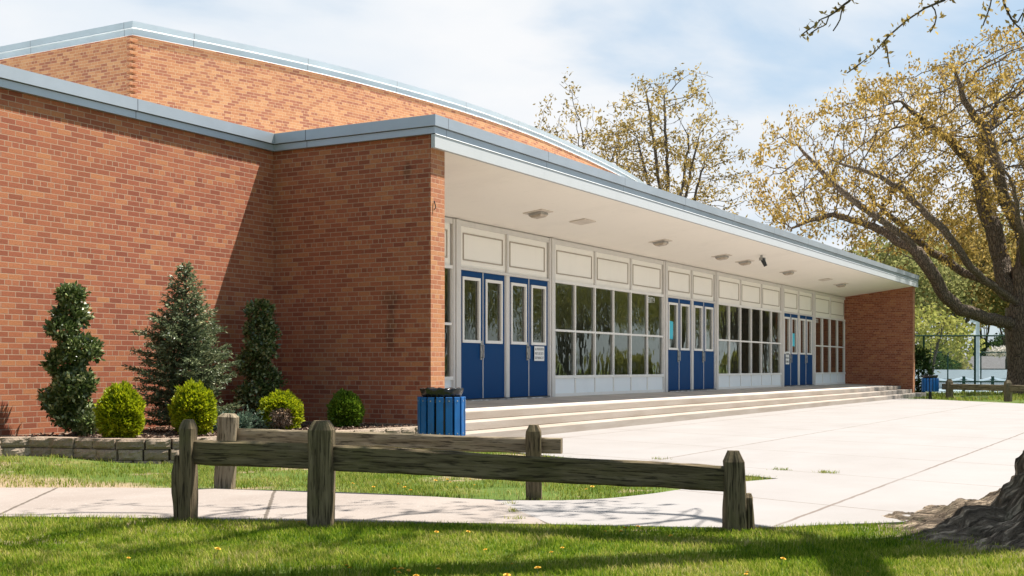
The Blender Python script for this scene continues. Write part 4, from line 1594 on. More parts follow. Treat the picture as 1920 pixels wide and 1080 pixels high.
mb = MB()
for row in range(4):
    s = -0.15 * (row % 2) + 0.01
    while s < cum[-1] - 0.1:
        ln = random.uniform(0.25, 0.34)
        p, d = on_line(max(s + ln / 2, 0.01))
        nn = Vector((d.y, -d.x))
        top = 0.285 - (0.118) * row
        z0 = top - 0.112
        off = random.uniform(-0.012, 0.012)
        c0 = Vector((p.x, p.y, 0)) - Vector((nn.x, nn.y, 0)) * (0.0 + 0.015 * (3 - row)) + Vector((nn.x, nn.y, 0)) * off
        D3, N3 = Vector((d.x, d.y, 0)), Vector((nn.x, nn.y, 0))
        # a split-faced block: rough bulging outer face
        hx, hy, hz = ln / 2 - 0.004, 0.10, 0.056
        g = []
        for v in range(5):
            rw = []
            for u in range(6):
                bul = 0.022 * (1 - (2 * u / 5 - 1) ** 4) * (1 - (2 * v / 4 - 1) ** 4) + random.uniform(-0.008, 0.008)
                rw.append(c0 + D3 * (hx * (2 * u / 5 - 1)) + N3 * (hy + bul - 0.01) + Vector((0, 0, z0 + hz + hz * (2 * v / 4 - 1))))
            g.append(rw)
        b0 = len(mb.v)
        for rw in g:
            mb.v += [tuple(q) for q in rw]
        for v in range(4):
            for u in range(5):
                k = b0 + v * 6 + u
                mb.f.append((k, k + 1, k + 7, k + 6))
                mb.uv += [(0, 0)] * 4
        kb = len(mb.v)
        for q in ((-1, -1), (1, -1), (1, 1), (-1, 1)):
            mb.v.append(tuple(c0 + D3 * (hx * q[0]) - N3 * hy + Vector((0, 0, z0 + hz + hz * q[1]))))
        tl_, tr_ = [b0 + 24 + u for u in range(6)], None
        mb.f.append(tuple([kb + 3] + tl_ + [kb + 2]))
        mb.uv += [(0, 0)] * 8
        mb.f.append(tuple([kb] + [b0 + v * 6 for v in range(5)] + [kb + 3]))
        mb.uv += [(0, 0)] * 7
        mb.f.append(tuple([kb + 2] + [b0 + v * 6 + 5 for v in range(4, -1, -1)] + [kb + 1]))
        mb.uv += [(0, 0)] * 7
        s += ln
rw_ = mb.build('retaining_wall', M['block'])
tag(rw_, 'low curved retaining wall of tan split face blocks around the planting bed', 'retaining wall')
ZM = 0.245
bed_poly = bedline + [(14.3, 9.0), (14.3, 12.2), (7.2, 12.2)]
sheet('mulch_bed', bed_poly, ZM, M['mulch'])
bx = rng.uniform(8.5, 14.2, 16000)
by = rng.uniform(8.9, 12.1, 16000)
ok = in_poly(bx, by, bed_poly)
c = np.stack([bx[ok], by[ok], np.full(ok.sum(), ZM + 0.004) + rng.uniform(0, 0.02, ok.sum())], 1)
V, F = leaves(c, rng.normal(0, 1, (len(c), 3)) * [1, 1, 0.12], 0.055, 0.02, 0.05)
tag(np_mesh('mulch_chips', V, F, M['chip']), 'dark bark mulch chips spread over the planting bed', 'mulch', kind='stuff')


def round_shrub(px, d, wpx, hpx, mat, label, dead=False):
    c = view_pt(px, 690, d)
    rr = wpx / 2 * d / 2282 * 0.94
    h = hpx * d / 2282
    e = empty('round_shrub', (c[0], c[1], ZM), label, 'shrub', 'clipped round shrubs in the planting bed')
    r = np.random.default_rng(int(px))
    n = 9000
    dd = unit(r.normal(0, 1, (n, 3)))
    nois = np.array([mn.fractal(Vector(q) * 3.2 + Vector((px, 0, 0)), 1.0, 2.0, 3) for q in dd])
    rad_ = (1 + 0.2 * nois) * r.uniform(0.78, 1.0, n)
    # slightly egg shaped, broadest below the middle
    zc = dd[:, 2]
    taper = 1 - 0.13 * zc
    q = np.stack([dd[:, 0] * rr * taper * rad_, dd[:, 1] * rr * taper * rad_, h * 0.5 + zc * rad_ * h * 0.5], 1)
    tocam = unit(np.array([-c[0], -c[1], 0.0]))
    isd = np.zeros(n, bool)
    if dead:
        cc = tocam * 0.9 + np.array([0.05, 0, -0.35])
        isd = np.linalg.norm(dd - unit(cc), axis=1) + 0.25 * nois < 0.55
    V, F = leaves(q[~isd], dd[~isd] + [0, 0, 0.45], 0.046, 0.022, 0.4, r)
    np_mesh('foliage', V, F, M[mat], e, loc=(0, 0, 0))
    if dead:
        V, F = leaves(q[isd] * np.array([1.02, 1.02, 1.0]), dd[isd] + [0, 0, -0.3], 0.055, 0.018, 0.5, r)
        np_mesh('dead_patch', V, F, M['deadleaf'], e, loc=(0, 0, 0))
    mb = MB()
    for k in range(5):
        a = k * 1.3
        mb.tube((0, 0, -0.03), (math.cos(a) * rr * 0.5, math.sin(a) * rr * 0.5, h * 0.6), 0.014, 0.006, 6)
    mb.build('stems', M['twig'], e, loc=(0, 0, 0))
    # inner mass of darker green leaves, so the crown is not hollow
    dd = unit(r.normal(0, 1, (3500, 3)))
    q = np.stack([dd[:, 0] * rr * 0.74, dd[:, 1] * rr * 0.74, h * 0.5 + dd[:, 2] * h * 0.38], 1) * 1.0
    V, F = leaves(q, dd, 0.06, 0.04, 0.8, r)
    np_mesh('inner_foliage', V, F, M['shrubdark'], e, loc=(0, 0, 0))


round_shrub(226, 13.75, 84, 102, 'shrub', 'leftmost bright yellow green round shrub, egg shaped')
round_shrub(363, 14.6, 82, 98, 'shrub', 'bright yellow green round shrub in front of the blue spruce')
round_shrub(527, 15.9, 80, 70, 'shrub', 'yellow green round shrub with a brown dead patch', True)
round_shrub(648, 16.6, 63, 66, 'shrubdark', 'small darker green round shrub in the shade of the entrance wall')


def topiary(px, d, blobs, label):
    c = view_pt(px, 690, d)
    e = empty('topiary_tree', (c[0], c[1], ZM), label, 'topiary', 'spiral topiary evergreens against the brick wall')
    k = d / 2282
    r = np.random.default_rng(int(px) + 5)
    VV, FF, base = [], [], 0
    prev = None
    pts = [(0, 0, -0.05)]
    for q, (bx_, by_, rx, ry) in enumerate(blobs):
        cz = 1.057 + d * (690.5 - by_) / 2282 - ZM
        off = (bx_ - px) * k * RGT + FWD * 0.10 * math.sin(q * 2.1)
        rx, ry = rx * 0.86, ry * 0.84
        n = int(2400 * (rx * ry) / 1200)
        dd = unit(r.normal(0, 1, (n, 3)))
        nois = np.array([mn.fractal(Vector(v) * 2.6 + Vector((q * 7 + px, 0, 0)), 1.0, 2.0, 3) for v in dd])
        rr_ = (1 + 0.34 * nois) * (r.uniform(0.25, 1.1, n) ** 0.45)
        p = dd * rr_[:, None] * np.array([rx * k, rx * k, ry * k]) + off + [0, 0, cz]
        V, F = leaves(p, dd * 0.7 + [0, 0, 0.3], 0.058, 0.034, 0.6, r)
        VV.append(V)
        FF.append(F + base)
        base += len(V)
        pts.append(tuple(off * 0.5 + np.array([0, 0, cz])))
    np_mesh('crown', np.concatenate(VV), np.concatenate(FF), M['holly'], e, loc=(0, 0, 0))
    mb = MB()
    pts = [pts[0]] + sorted(pts[1:], key=lambda v: v[2])
    for k2, (a, b) in enumerate(zip(pts, pts[1:])):
        mb.tube(a, b, 0.035 - 0.004 * k2, 0.031 - 0.004 * k2, 8)
    mb.build('trunk', M['twig'], e, loc=(0, 0, 0))


topiary(135, 14.3, [(133, 553, 27, 22), (129, 590, 36, 28), (122, 618, 30, 22), (150, 655, 42, 28), (117, 682, 40, 32), (146, 722, 40, 32), (118, 752, 42, 34), (140, 780, 46, 32), (165, 795, 24, 20)], 'sunlit spiral topiary at the left end of the bed')
topiary(490, 17.2, [(487, 583, 28, 22), (486, 620, 34, 30), (492, 652, 32, 26), (474, 682, 34, 28), (496, 714, 34, 26), (482, 742, 40, 30), (500, 765, 38, 26)], 'spiral topiary standing in the shade by the inner wall corner')

# blue spruce
c = view_pt(347, 690, 15.4)
sp_ = empty('blue_spruce', (c[0], c[1], ZM), 'tall blue green conifer in the middle of the planting bed', 'conifer')
r = np.random.default_rng(44)
H = 2.14
segs, cen, axs = [], [], []
mb = MB()
mb.tube((0, 0, -0.05), (0.0, 0, H * 0.95), 0.05, 0.012, 8)
VVc, AXc = [], []
hts = np.concatenate([np.linspace(0.06, 0.30, 30), np.linspace(0.30, 0.84, 76), np.linspace(0.84, 0.99, 18)])
for k, tz in enumerate(hts):
    a = k * 2.39996 + r.uniform(-0.3, 0.3)
    prof = float(np.interp(tz, [0, 0.1, 0.3, 0.42, 0.55, 0.65, 0.75, 0.86, 1.0], [0.56, 0.60, 0.60, 0.58, 0.50, 0.36, 0.25, 0.16, 0.04]))
    prof *= r.uniform(0.62, 1.10)
    if 0.16 < tz < 0.30:
        prof *= 0.95
    z = tz * H
    rise = 0.10 + 0.6 * tz
    tip = np.array([math.cos(a) * prof, math.sin(a) * prof, z + prof * (rise - 0.15)])
    s = np.array([0, 0, z - 0.03])
    mid = (s + tip) / 2 + np.array([0, 0, -0.03])
    mb.tube(s, mid, 0.012, 0.008, 5, False)
    mb.tube(mid, tip, 0.008, 0.003, 5, False)
    ln = np.linalg.norm(tip - s)
    nsub = max(5, int(ln * 30))
    side = np.array([-math.sin(a), math.cos(a), 0])
    for q in range(nsub):
        f_ = (q + 1) / nsub
        pb = s * (1 - f_) ** 2 + 2 * mid * f_ * (1 - f_) + tip * f_ ** 2
        for sg in (-1, 0, 1):
            l2 = (0.20 * (1 - 0.75 * f_) + 0.05) * r.uniform(0.6, 1.2) * min(1, ln * 2.2)
            dr = unit(side * sg * 0.9 + np.array([math.cos(a), math.sin(a), 0]) * 0.8 + np.array([0, 0, r.uniform(-0.2, 0.45)]))
            m_ = max(3, int(l2 / 0.016))
            tt = r.uniform(0, 1, (m_, 1))
            VVc.append(pb + dr * l2 * tt)
            AXc.append(np.tile(dr, (m_, 1)) + r.normal(0, 0.35, (m_, 3)))
mb.build('trunk', M['twig'], sp_, loc=(0, 0, 0))
V, F = leaves(np.concatenate(VVc), np.concatenate(AXc), 0.052, 0.017, 0.25, r)
np_mesh('needles', V, F, M['spruce'], sp_, loc=(0, 0, 0))

# spreading juniper
c = view_pt(440, 690, 15.6)
ju = empty('spreading_juniper', (c[0], c[1], ZM), 'low feathery blue green juniper right of the conifer', 'shrub')
VVc, AXc = [], []
mb = MB()
for k in range(60):
    a = r.uniform(0, 2 * math.pi)
    ln = r.uniform(0.22, 0.48)
    el = r.uniform(0.25, 1.0)
    d = np.array([math.cos(a) * math.cos(el), math.sin(a) * math.cos(el), math.sin(el)])
    tip = d * ln
    mb.tube((0, 0, 0), tip, 0.007, 0.003, 5, False)
    for q in range(26):
        f_ = r.uniform(0.2, 1)
        l2 = 0.10 * r.uniform(0.5, 1.2)
        dr = unit(d + r.normal(0, 0.5, 3))
        tt = r.uniform(0, 1, (5, 1))
        VVc.append(tip * f_ + dr * l2 * tt + np.array([0, 0, -0.05 * f_ * f_]))
        AXc.append(np.tile(dr, (5, 1)))
mb.build('stems', M['twig'], ju, loc=(0, 0, 0))
V, F = leaves(np.concatenate(VVc), np.concatenate(AXc), 0.045, 0.014, 0.3, r)
np_mesh('needles', V, F, M['juniper'], ju, loc=(0, 0, 0))


# ------------------------------------------------------------------ timber fences
def timber(name, a, b, w, h, mat, parent, n=26, wob=0.006, seed=0, chamfer=0.0):
    """a rough sawn beam from a to b; section w wide, h high (for posts a is the foot, b the top)"""
    r = np.random.default_rng(seed)
    a, b = np.array(a, float), np.array(b, float)
    d = unit(b - a)
    up = np.array([0, 0, 1.0]) if abs(d[2]) < 0.9 else unit(np.array([RGT[0], RGT[1], 0]))
    s = unit(np.cross(d, up))
    up = np.cross(s, d)
    prof = []
    e = 0.012
    for (x, y) in ((-1, -1), (1, -1), (1, 1), (-1, 1)):
        cx_, cy_ = x * w / 2, y * h / 2
        if (x, y) in ((-1, -1), (1, 1)):
            prof += [(cx_, cy_ - y * e), (cx_ - x * e, cy_)]
        else:
            prof += [(cx_ - x * e, cy_), (cx_, cy_ - y * e)]
    prof2 = []
    for k in range(8):
        p0, p1 = np.array(prof[k]), np.array(prof[(k + 1) % 8])
        prof2.append(p0)
        if k % 2:
            prof2 += [p0 + (p1 - p0) * q / 3 for q in (1, 2)]
    m = len(prof2)
    L_ = np.linalg.norm(b - a)
    V = []
    for k in range(n + 1):
        f_ = k / n
        sc_ = 1.0
        if chamfer and L_ * (1 - f_) < chamfer:
            sc_ = 0.55 + 0.45 * (L_ * (1 - f_)) / chamfer
        for q, pq in enumerate(prof2):
            base = a + d * L_ * f_
            o = mn.fractal(Vector((f_ * L_ * 2.2 + seed * 3.1, q * 0.9, seed)), 1.0, 2.0, 3) * wob
            low = mn.noise(Vector((f_ * L_ * 1.1, seed * 7.3, 0))) * wob * 1.2
            V.append(base + s * (pq[0] * sc_ + o * np.sign(pq[0])) + up * (pq[1] * sc_ + o * np.sign(pq[1]) + low))
    V = np.array(V)
    F = []
    for k in range(n):
        for q in range(m):
            F.append((k * m + q, k * m + (q + 1) % m, (k + 1) * m + (q + 1) % m, (k + 1) * m + q))
    me = bpy.data.meshes.new(name)
    off = np.array(base_of(parent))
    me.from_pydata([tuple(v - off) for v in V], [], F + [tuple(range(m))[::-1], tuple(range(n * m, n * m + m))])
    per = np.concatenate([[0], np.cumsum([np.linalg.norm(prof2[(q + 1) % m] - prof2[q]) for q in range(m)])])
    UV = []
    for k in range(n):
        for q in range(m):
            v0, v1 = k / n * L_ + seed * 3.7, (k + 1) / n * L_ + seed * 3.7
            UV += [(per[q], v0), (per[q + 1], v0), (per[q + 1], v1), (per[q], v1)]
    UV += [(0.1 * p[0] / w, 0.1 * p[1] / h + seed) for p in prof2[::-1]] + [(0.1 * p[0] / w, 0.1 * p[1] / h + seed) for p in prof2]
    ul = me.uv_layers.new(name='UVMap')
    ul.data.foreach_set('uv', np.array(UV, dtype=np.float32).ravel())
    me.materials.append(mat)
    return link_mesh(name, me, parent)


def rot_xy(v, a):
    return np.array([v[0] * math.cos(a) - v[1] * math.sin(a), v[0] * math.sin(a) + v[1] * math.cos(a), v[2]])


FA, FB, FC = np.array([6.28, 6.12, 0]), np.array([6.51, 5.13, 0]), np.array([7.69, 2.65, 0])
fen = empty('rail_fence', tuple(FA), 'near dark mossy timber rail fence with three posts in front of the sidewalk', 'fence')
Z = np.array([0, 0, 1.0])
timber('post', FA - Z * 0.1, FA + Z * 0.70, 0.155, 0.095, M['woodpost'], fen, seed=1, wob=0.010, chamfer=0.05)
timber('post', FB - Z * 0.1, FB + Z * 0.705, 0.15, 0.17, M['woodpost'], fen, seed=2, wob=0.009, chamfer=0.055)
timber('post', FC - Z * 0.1, FC + Z * 0.515, 0.15, 0.135, M['woodpost'], fen, seed=3, wob=0.012, chamfer=0.07)
sp0 = FA - RGT * 0.068 + Z * 0
timber('split_post_piece', sp0 - Z * 0.1, sp0 + Z * 0.45, 0.10, 0.05, M['woodpost'], fen, seed=4, wob=0.015, chamfer=0.12)
sp0 = FC + RGT * 0.088
timber('split_post_piece', sp0 - Z * 0.1, sp0 + Z * 0.235, 0.11, 0.05, M['woodpost'], fen, seed=5, wob=0.012, chamfer=0.03)
timber('rail', FA + Z * 0.475, FB + Z * 0.465, 0.055, 0.168, M['wood'], fen, seed=6, wob=0.009)
timber('rail', FB + Z * 0.462, FC + Z * 0.325, 0.055, 0.165, M['wood'], fen, seed=7, n=60, wob=0.010)
FD, FE = np.array([8.16, 7.51, 0]), np.array([8.68, 4.68, 0])
fd = unit(FE - FD)
fe2 = empty('rail_fence', tuple(FD), 'second timber rail fence with two posts behind the sidewalk', 'fence')
timber('post', FD - Z * 0.1, FD + Z * 0.655 - RGT * (-0.04), 0.16, 0.165, M['woodpostpale'], fe2, seed=8, wob=0.01, chamfer=0.03)
timber('post', FE - Z * 0.1, FE + Z * 0.60, 0.12, 0.125, M['woodpost'], fe2, seed=9, wob=0.012, chamfer=0.06)
ra, rb = FD + fd * 0.05 + FWD * 0.06, FE + fd * 0.24 + FWD * 0.075
timber('rail', ra + Z * 0.462, rb + Z * 0.425, 0.06, 0.125, M['woodpale'], fe2, seed=10, n=60)
FG = [np.array([43.95, 7.42, 0]), np.array([42.02, 5.29, 0]), np.array([40.2, 3.2, 0]), np.array([38.4, 1.0, 0])]
ff = empty('rail_fence', tuple(FG[0]), 'far timber rail fence along the plaza edge under the oak', 'fence')
for k, q in enumerate(FG):
    timber('post', q - Z * 0.1, q + Z * 0.68, 0.2, 0.2, M['woodpostpale'], ff, seed=20 + k, n=8, chamfer=0.04)
for k in range(3):
    timber('rail', FG[k] + Z * 0.42, FG[k + 1] + Z * 0.42, 0.08, 0.2, M['woodpale'], ff, seed=30 + k)
timber('rail', FG[0] + Z * 0.42 - unit(FG[1] - FG[0]) * 0.35, FG[0] + Z * 0.42, 0.08, 0.2, M['woodpale'], ff, seed=38, n=6)


# ------------------------------------------------------------------ litter bins
def bin_(loc, label, rot=0.0):
    e = empty('litter_bin', loc, label, 'litter bin', 'blue slatted litter bins')
    R_ = 0.275
    z0, z1 = 0.25, 0.715
    n = 16
    for k in range(n):
        a = k * 2 * math.pi / n + rot
        mb = MB()
        cd_, sd_ = math.cos(a), math.sin(a)
        mb.obox((cd_ * R_, sd_ * R_, (z0 + z1) / 2), (-sd_ * 0.041, cd_ * 0.041, 0), (cd_ * 0.011, sd_ * 0.011, 0), (0, 0, (z1 - z0) / 2))
        o = mb.build('slat', M['binblue'], e, loc=(0, 0, 0), bevel=0.004)
    mb = MB()
    for k in range(n):
        a = k * 2 * math.pi / n + rot
        for z in (z0 + 0.035, z1 - 0.045):
            mb.tube((math.cos(a) * (R_ + 0.010), math.sin(a) * (R_ + 0.010), z), (math.cos(a) * (R_ + 0.016), math.sin(a) * (R_ + 0.016), z), 0.008, n=8)
    mb.build('bolts', M['steel'], e, loc=(0, 0, 0))
    mb = MB()
    for z in (z0 + 0.035, z1 - 0.045):
        N = 32
        for k in range(N):
            a, b = k * 2 * math.pi / N, (k + 1) * 2 * math.pi / N
            r1 = R_ - 0.012
            mb.face([(math.cos(a) * r1, math.sin(a) * r1, z - 0.02), (math.cos(b) * r1, math.sin(b) * r1, z - 0.02), (math.cos(b) * r1, math.sin(b) * r1, z + 0.02), (math.cos(a) * r1, math.sin(a) * r1, z + 0.02)])
    mb.build('hoop', M['black'], e, loc=(0, 0, 0))
    mb = MB()
    mb.tube((0, 0, z0 + 0.02), (0, 0, z1 - 0.02), R_ - 0.03, n=28)
    mb.build('liner', M['bag'], e, loc=(0, 0, 0))
    mb = MB()
    mb.tube((0, 0, -0.05), (0, 0, z0 + 0.03), 0.05, n=12)
    mb.build('pedestal', M['black'], e, loc=(0, 0, 0))
    # crumpled bag rim folded over a lid hoop
    V, F = [], []
    N, K = 72, 9
    for k in range(N):
        a = k * 2 * math.pi / N
        for q in range(K):
            f_ = q / (K - 1)
            rr = R_ * (0.80 + 0.14 * math.sin(f_ * math.pi) - 0.34 * max(0, f_ - 0.62) / 0.38)
            z = z1 - 0.02 + 0.125 * math.sin(min(1, f_ / 0.65) * math.pi / 2) - 0.07 * max(0, f_ - 0.65) / 0.35
            nn = mn.fractal(Vector((math.cos(a) * 4, math.sin(a) * 4, f_ * 3 + rot)), 0.9, 2.0, 4)
            fold = 0.012 * math.sin(a * 17 + 3 * math.sin(a * 5))
            V.append((math.cos(a) * (rr + nn * 0.02 + fold * f_), math.sin(a) * (rr + nn * 0.02 + fold * f_), z + nn * 0.016))
    for k in range(N):
        for q in range(K - 1):
            F.append((k * K + q, ((k + 1) % N) * K + q, ((k + 1) % N) * K + q + 1, k * K + q + 1))
    np_mesh('bin_bag', np.array(V), np.array(F), M['bag'], e, loc=(0, 0, 0))


c = view_pt(828, 690, 14.6)
bin_((c[0], c[1], 0), 'blue slatted litter bin with black bag beside the near end of the steps', 0.1)
c = view_pt(1744, 690, 42.2)
bin_((c[0], c[1], 0), 'small distant blue slatted litter bin past the far brick end wall', 0.3)

# ------------------------------------------------------------------ tennis courts
CZ = -1.19
cc = view_pt(1800, 690, 118)
P4 = [cc + RGT * sx_ + FWD * sy_ for sx_, sy_ in ((-34, -28), (40, -28), (40, 24), (-34, 24))]
sheet('tennis_court', [(q[0], q[1]) for q in P4], CZ + 0.01, M['court'])


def far_fence(d, px0, px1, ztop, zb, posts_px, label, name='chain_link_fence'):
    a, b = view_pt(px0, 690, d), view_pt(px1, 690, d)
    e = empty(name, (a[0], a[1], zb), label, 'fence')
    for px in posts_px:
        q = view_pt(px, 690, d)
        mb = MB()
        mb.tube((q[0], q[1], zb), (q[0], q[1], ztop), 0.07, n=8)
        mb.build('post', M['greenpost'], e)
    mb = MB()
    for z in (ztop, zb + (ztop - zb) * 0.28):
        mb.tube((a[0], a[1], z), (b[0], b[1], z), 0.055, n=6)
    mb.build('rail', M['greenpost'], e)
    mb = MB()
    L_ = float(np.linalg.norm(b - a))
    mb.face([(a[0], a[1], zb), (b[0], b[1], zb), (b[0], b[1], ztop), (a[0], a[1], ztop)], [(0, 0), (L_, 0), (L_, ztop - zb), (0, ztop - zb)])
    mb.build('mesh', M['chain'], e)


far_fence(86, 1640, 2040, 1.057 + 86 * 61 / 2282, -1.15, [1650, 1732, 1828, 1925, 2020], 'tall green chain link fence on the near side of the tennis courts')
far_fence(128, 1640, 2040, 1.057 + 128 * 30 / 2282, -1.19, [1690, 1777, 1839, 1900, 1960], 'lower chain link fence on the far side of the tennis courts')
a, b = view_pt(1640, 690, 134), view_pt(2060, 690, 134)
mb = MB()
nrm = FWD * 0.08
mb.face([tuple(a + [0, 0, -2.4]), tuple(b + [0, 0, -2.4]), tuple(b + [0, 0, -0.18]), tuple(a + [0, 0, -0.18])])
mb.face([tuple(b + nrm + [0, 0, -2.4]), tuple(a + nrm + [0, 0, -2.4]), tuple(a + nrm + [0, 0, -0.18]), tuple(b + nrm + [0, 0, -0.18])])
mb.face([tuple(a + [0, 0, -0.18]), tuple(b + [0, 0, -0.18]), tuple(b + nrm + [0, 0, -0.18]), tuple(a + nrm + [0, 0, -0.18])])
tag(mb.build('court_wall', M['screen']), 'long pale blue low wall at the back of the tennis courts', 'wall')
for k, (pa, pb, lab) in enumerate([(1750, 1807, 'tennis net on the left court, half hidden by the far bin'), (1807, 1861, 'tennis net on the middle court'), (1861, 1915, 'tennis net partly hidden by the oak trunk')]):
    d = 104
    a, b = view_pt(pa + 1, 690, d), view_pt(pb - 1, 690, d)
    e = empty('tennis_net', (a[0], a[1], CZ), lab, 'tennis net', 'tennis nets')
    mb = MB()
    mbn = MB()
    N = 10
    zt = 0.27
    for q in range(N):
        f0, f1 = q / N, (q + 1) / N
        z0, z1 = zt - 0.24 * (1 - (2 * f0 - 1) ** 2), zt - 0.24 * (1 - (2 * f1 - 1) ** 2)
        p0, p1 = a + (b - a) * f0, a + (b - a) * f1
        mb.obox(((p0[0] + p1[0]) / 2, (p0[1] + p1[1]) / 2, (z0 + z1) / 2), ((p1[0] - p0[0]) / 2, (p1[1] - p0[1]) / 2, (z1 - z0) / 2), tuple(FWD * 0.03), (0, 0, 0.085))
        mbn.face([(p0[0], p0[1], CZ + 0.05), (p1[0], p1[1], CZ + 0.05), (p1[0], p1[1], z1 - 0.085), (p0[0], p0[1], z0 - 0.085)])
    mb.build('net_tape', M['netw'], e)
    mbn.build('netting', M['netting'], e)
    mb = MB()
    for q in (a, b):
        mb.tube((q[0], q[1], CZ), (q[0], q[1], zt + 0.1), 0.09, n=8)
    mb.build('net_post', M['greenpost'], e)
q = view_pt(1833, 690, 96)
lp = empty('light_pole', (q[0], q[1], CZ), 'grey court light pole rising into the trees', 'pole')
mb = MB()
mb.tube((0, 0, 0), (0, 0, 5.9), 0.17, 0.14, 12)
mb.tube((0, 0, 0), (0, 0, 0.5), 0.24, 0.22, 12)
mb.build('shaft', M['galv'], lp, loc=(0, 0, 0))
mb = MB()
mb.obox((0, 0, 5.95), tuple(RGT * 0.5), tuple(FWD * 0.15), (0, 0, 0.08))
mb.build('lamp_head', M['galv'], lp, loc=(0, 0, 0))

# house behind the courts
hq = view_pt(1852, 690, 188)
hs = empty('house', (hq[0], hq[1], -1.75), 'low tan house with grey gabled roof behind the tennis courts', 'house')


def hp(x, y, z):
    p = RGT * x + FWD * y
    return (p[0], p[1], z)


mb = MB()
for (x0, y0), (x1, y1) in zip([(-5.2, 0), (4.4, 0), (4.4, 7), (-5.2, 7)], [(4.4, 0), (4.4, 7), (-5.2, 7), (-5.2, 0)]):
    mb.face([hp(x0, y0, 0), hp(x1, y1, 0), hp(x1, y1, 2.9), hp(x0, y0, 2.9)])
mb.face([hp(4.4, 0, 2.9), hp(4.4, 7, 2.9), hp(4.4, 3.5, 4.6)])
mb.face([hp(-5.2, 0, 2.9), hp(-5.2, 7, 2.9), hp(-5.2, 3.5, 4.6)])
mb.build('wall', M['siding'], hs, loc=(0, 0, 0))
mb = MB()
for sg, y in ((-1, -0.5), (1, 7.5)):
    mb.face([hp(-5.6, y, 2.75), hp(4.9, y, 2.75), hp(4.2, 3.5, 4.7), hp(-4.2, 3.5, 4.7)])
    mb.face([hp(-5.6, y, 2.6), hp(4.9, y, 2.6), hp(4.9, y, 2.75), hp(-5.6, y, 2.75)])
mb.build('roof', M['shingle'], hs, loc=(0, 0, 0))
mb = MB()
for x in (-3.2, 0, 2.6):
    mb.face([hp(x, -0.02, 1.2), hp(x + 1, -0.02, 1.2), hp(x + 1, -0.02, 2.3), hp(x, -0.02, 2.3)])
mb.build('window', M['glass'], hs, loc=(0, 0, 0))


# ------------------------------------------------------------------ grass
def blades(x, y, h, w, mat, name, label, lean=0.8, r=rng):
    n = len(x)
    z = hground(x, y) - 0.012
    p = np.stack([x, y, z], 1)
    a = r.uniform(0, 2 * math.pi, n)
    d = np.stack([np.cos(a), np.sin(a), np.zeros(n)], 1)
    b = np.stack([-np.sin(a), np.cos(a), np.zeros(n)], 1)
    hh = (h * r.uniform(0.5, 1.4, n))[:, None]
    ww = (w * r.uniform(0.7, 1.3, n))[:, None]
    ln = (r.uniform(0.1, 1.0, n) * lean)[:, None] * hh
    up = np.array([[0, 0, 1.0]])
    m = p + d * ln * 0.35 + up * hh * 0.6
    t_ = p + d * ln * 1.2 + up * hh
    V = np.stack([p - b * ww / 2, p + b * ww / 2, m + b * ww * 0.4, m - b * ww * 0.4, t_ + b * ww * 0.08, t_ - b * ww * 0.08], 1).reshape(-1, 3)
    o = (np.arange(n) * 6)[:, None]
    F = np.concatenate([o + [0, 1, 2, 3], o + [3, 2, 4, 5]], 0)
    return tag(np_mesh(name, V, F, mat), label, 'grass', kind='stuff')


def thin(x, y, s=1.0, lo=0.25, seed=0):
    nv = np.array([mn.noise(Vector((a * s, b * s, seed))) + 0.5 * mn.noise(Vector((a * s * 3, b * s * 3, seed + 4))) for a, b in zip(x, y)])
    return nv


# near lawn (in view wedge only)
n = 240000
dd = 5.3 + (9.6 - 5.3) * rng.uniform(0, 1, n) ** 1.0
uu = rng.uniform(-0.47, 0.47, n)
q = dd[:, None] * FWD + (dd * uu)[:, None] * RGT
x, y = q[:, 0], q[:, 1]
lawn_near = near_edge + [(8, -9), (-6, -9), (-6, 14)]
edge_w = 0.05
ok = in_poly(x, y, lawn_near)
x, y = x[ok], y[ok]
nv = thin(x, y, 1.1, seed=1)
dist = np.hypot(x - 8.85, y - 0.75)
keep = rng.uniform(0, 1, len(x)) < np.clip(0.95 + nv * 0.5, 0.35, 1) * np.clip((dist - 0.8) / 0.8, 0.08, 1)
x, y, nv = x[keep], y[keep], nv[keep]
blades(x, y, 0.028 * (1 + 0.5 * np.clip(-nv, -0.8, 1)), 0.0040, M['grass'], 'near_grass', 'short green spring grass in the shaded foreground lawn')
# back lawn between sidewalk and bed
n = 110000
dd = rng.uniform(9.4, 16.5, n)
uu = rng.uniform(-0.45, 0.24, n)
q = dd[:, None] * FWD + (dd * uu)[:, None] * RGT
x, y = q[:, 0], q[:, 1]
lawn_back = far_edge + plaza_left + [(13.8, 8.8), (13.0, 8.9), (11.5, 9.22), (10.3, 9.6), (9.7, 10.2), (9.45, 10.9), (9.2, 11.4), (8.6, 11.6), (5, 11.9)]
ok = in_poly(x, y, lawn_back)
x, y = x[ok], y[ok]
nv = thin(x, y, 0.9, seed=9)
fe_ = np.array(far_edge)
de = np.min(np.hypot(x[:, None] - fe_[None, :, 0], y[:, None] - fe_[None, :, 1]), 1)
worn = np.clip(1 - de / 0.55, 0, 1) * np.clip((y - 6.4) / 0.8, 0, 1)
keep = rng.uniform(0, 1, len(x)) < np.clip(0.7 + nv * 1.1, 0.06, 1) * (1 - 0.93 * worn)
x, y, nv = x[keep], y[keep], nv[keep]
blades(x, y, 0.036, 0.0055, M['grassback'], 'back_grass', 'sunlit patchy grass between the sidewalk and the planting bed')
# far verge under the oak
n = 26000
x = rng.uniform(38, 62, n)
y = rng.uniform(-2, 16, n)
ok = ~in_poly(x, y, plaza_poly) & ~((x < 48.3) & (y > 8.6))
x, y = x[ok], y[ok]
nv = thin(x, y, 0.35, seed=3)
keep = nv > -0.15
x, y = x[keep], y[keep]
blades(x, y, 0.10, 0.022, M['grassback'], 'far_grass', 'patchy grass under the oak beyond the plaza')
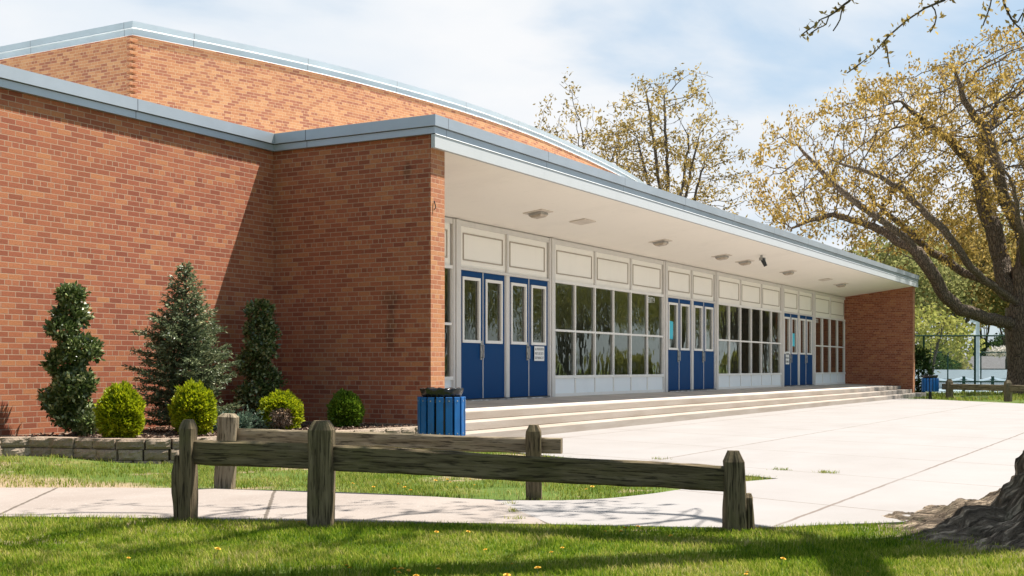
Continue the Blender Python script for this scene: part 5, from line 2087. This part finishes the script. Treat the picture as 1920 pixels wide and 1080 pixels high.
# tufts in the plaza joints
tx, ty = [], []
for (px, py, m_) in ((1455, 881, 40), (1470, 882, 60), (1545, 887, 90), (1560, 888, 50), (1240, 862, 30), (1230, 861, 30), (960, 945, 30), (964, 960, 40), (967, 974, 50)):
    u = (px - 960) / 2282
    d = 1.057 * 2282 / (py - 690.5)
    p = d * (FWD + u * RGT)
    tx.append(p[0] + rng.normal(0, 0.035, m_))
    ty.append(p[1] + rng.normal(0, 0.035, m_))
blades(np.concatenate(tx), np.concatenate(ty), 0.035, 0.006, M['grassback'], 'joint_weeds', 'small weeds growing in the plaza joints')

# dandelions
dr_ = empty('dandelion', (0, 0, 0))
mb = MB()
mb.tube((0, 0, 0), (0.004, 0, 0.045), 0.0022, n=5)
mb.build('stem', M['stem'], dr_, loc=(0, 0, 0))
V, F = [], []
for ring, (rr, zz_, k_) in enumerate(((0.006, 0.056, 8), (0.012, 0.053, 12), (0.018, 0.049, 16))):
    for k in range(k_):
        a = k * 2 * math.pi / k_ + ring
        ca, sa = math.cos(a), math.sin(a)
        b0 = len(V)
        V += [(0.003 * ca, 0.003 * sa, 0.046), (rr * ca - 0.0035 * sa, rr * sa + 0.0035 * ca, zz_), (rr * 1.15 * ca, rr * 1.15 * sa, zz_ - 0.001), (rr * ca + 0.0035 * sa, rr * sa - 0.0035 * ca, zz_)]
        F.append((b0, b0 + 1, b0 + 2, b0 + 3))
np_mesh('flower', np.array(V), np.array(F), M['dandelion'], dr_, loc=(0, 0, 0))
spots = [(745, 905), (760, 912), (815, 900), (845, 902), (858, 911), (880, 898), (890, 906), (770, 918), (838, 896), (1100, 914), (1110, 912), (1010, 920), (700, 912), (660, 905), (590, 925),
         (1165, 996), (1172, 990), (1133, 992), (1260, 1002), (1055, 1022), (1035, 1032), (912, 1026), (960, 1052), (745, 1070), (752, 1064), (765, 1064), (740, 1068), (820, 1064), (780, 1078),
         (655, 1062), (650, 1058), (560, 975), (405, 1029), (1465, 1046), (1400, 1070), (1627, 1068), (950, 1078), (925, 1080), (1402, 1068), (818, 994), (876, 994), (1195, 985), (240, 1040), (1010, 1065)]
for k, (px, py) in enumerate(spots):
    o = dr_ if k == 0 else copy_tree(dr_)
    d = 1.02 * 2282 / (py - 690.5)
    u = (px - 960) / 2282
    p = d * (FWD + u * RGT)
    o.location = (p[0], p[1], -0.005)
    s = random.uniform(0.55, 0.95)
    o.scale = (s, s, s)
    o.rotation_euler = (random.uniform(-0.25, 0.25), random.uniform(-0.25, 0.25), random.uniform(0, 6))
    tag(o, 'small yellow dandelion flower in the lawn grass', 'flower', 'dandelions in the lawn')
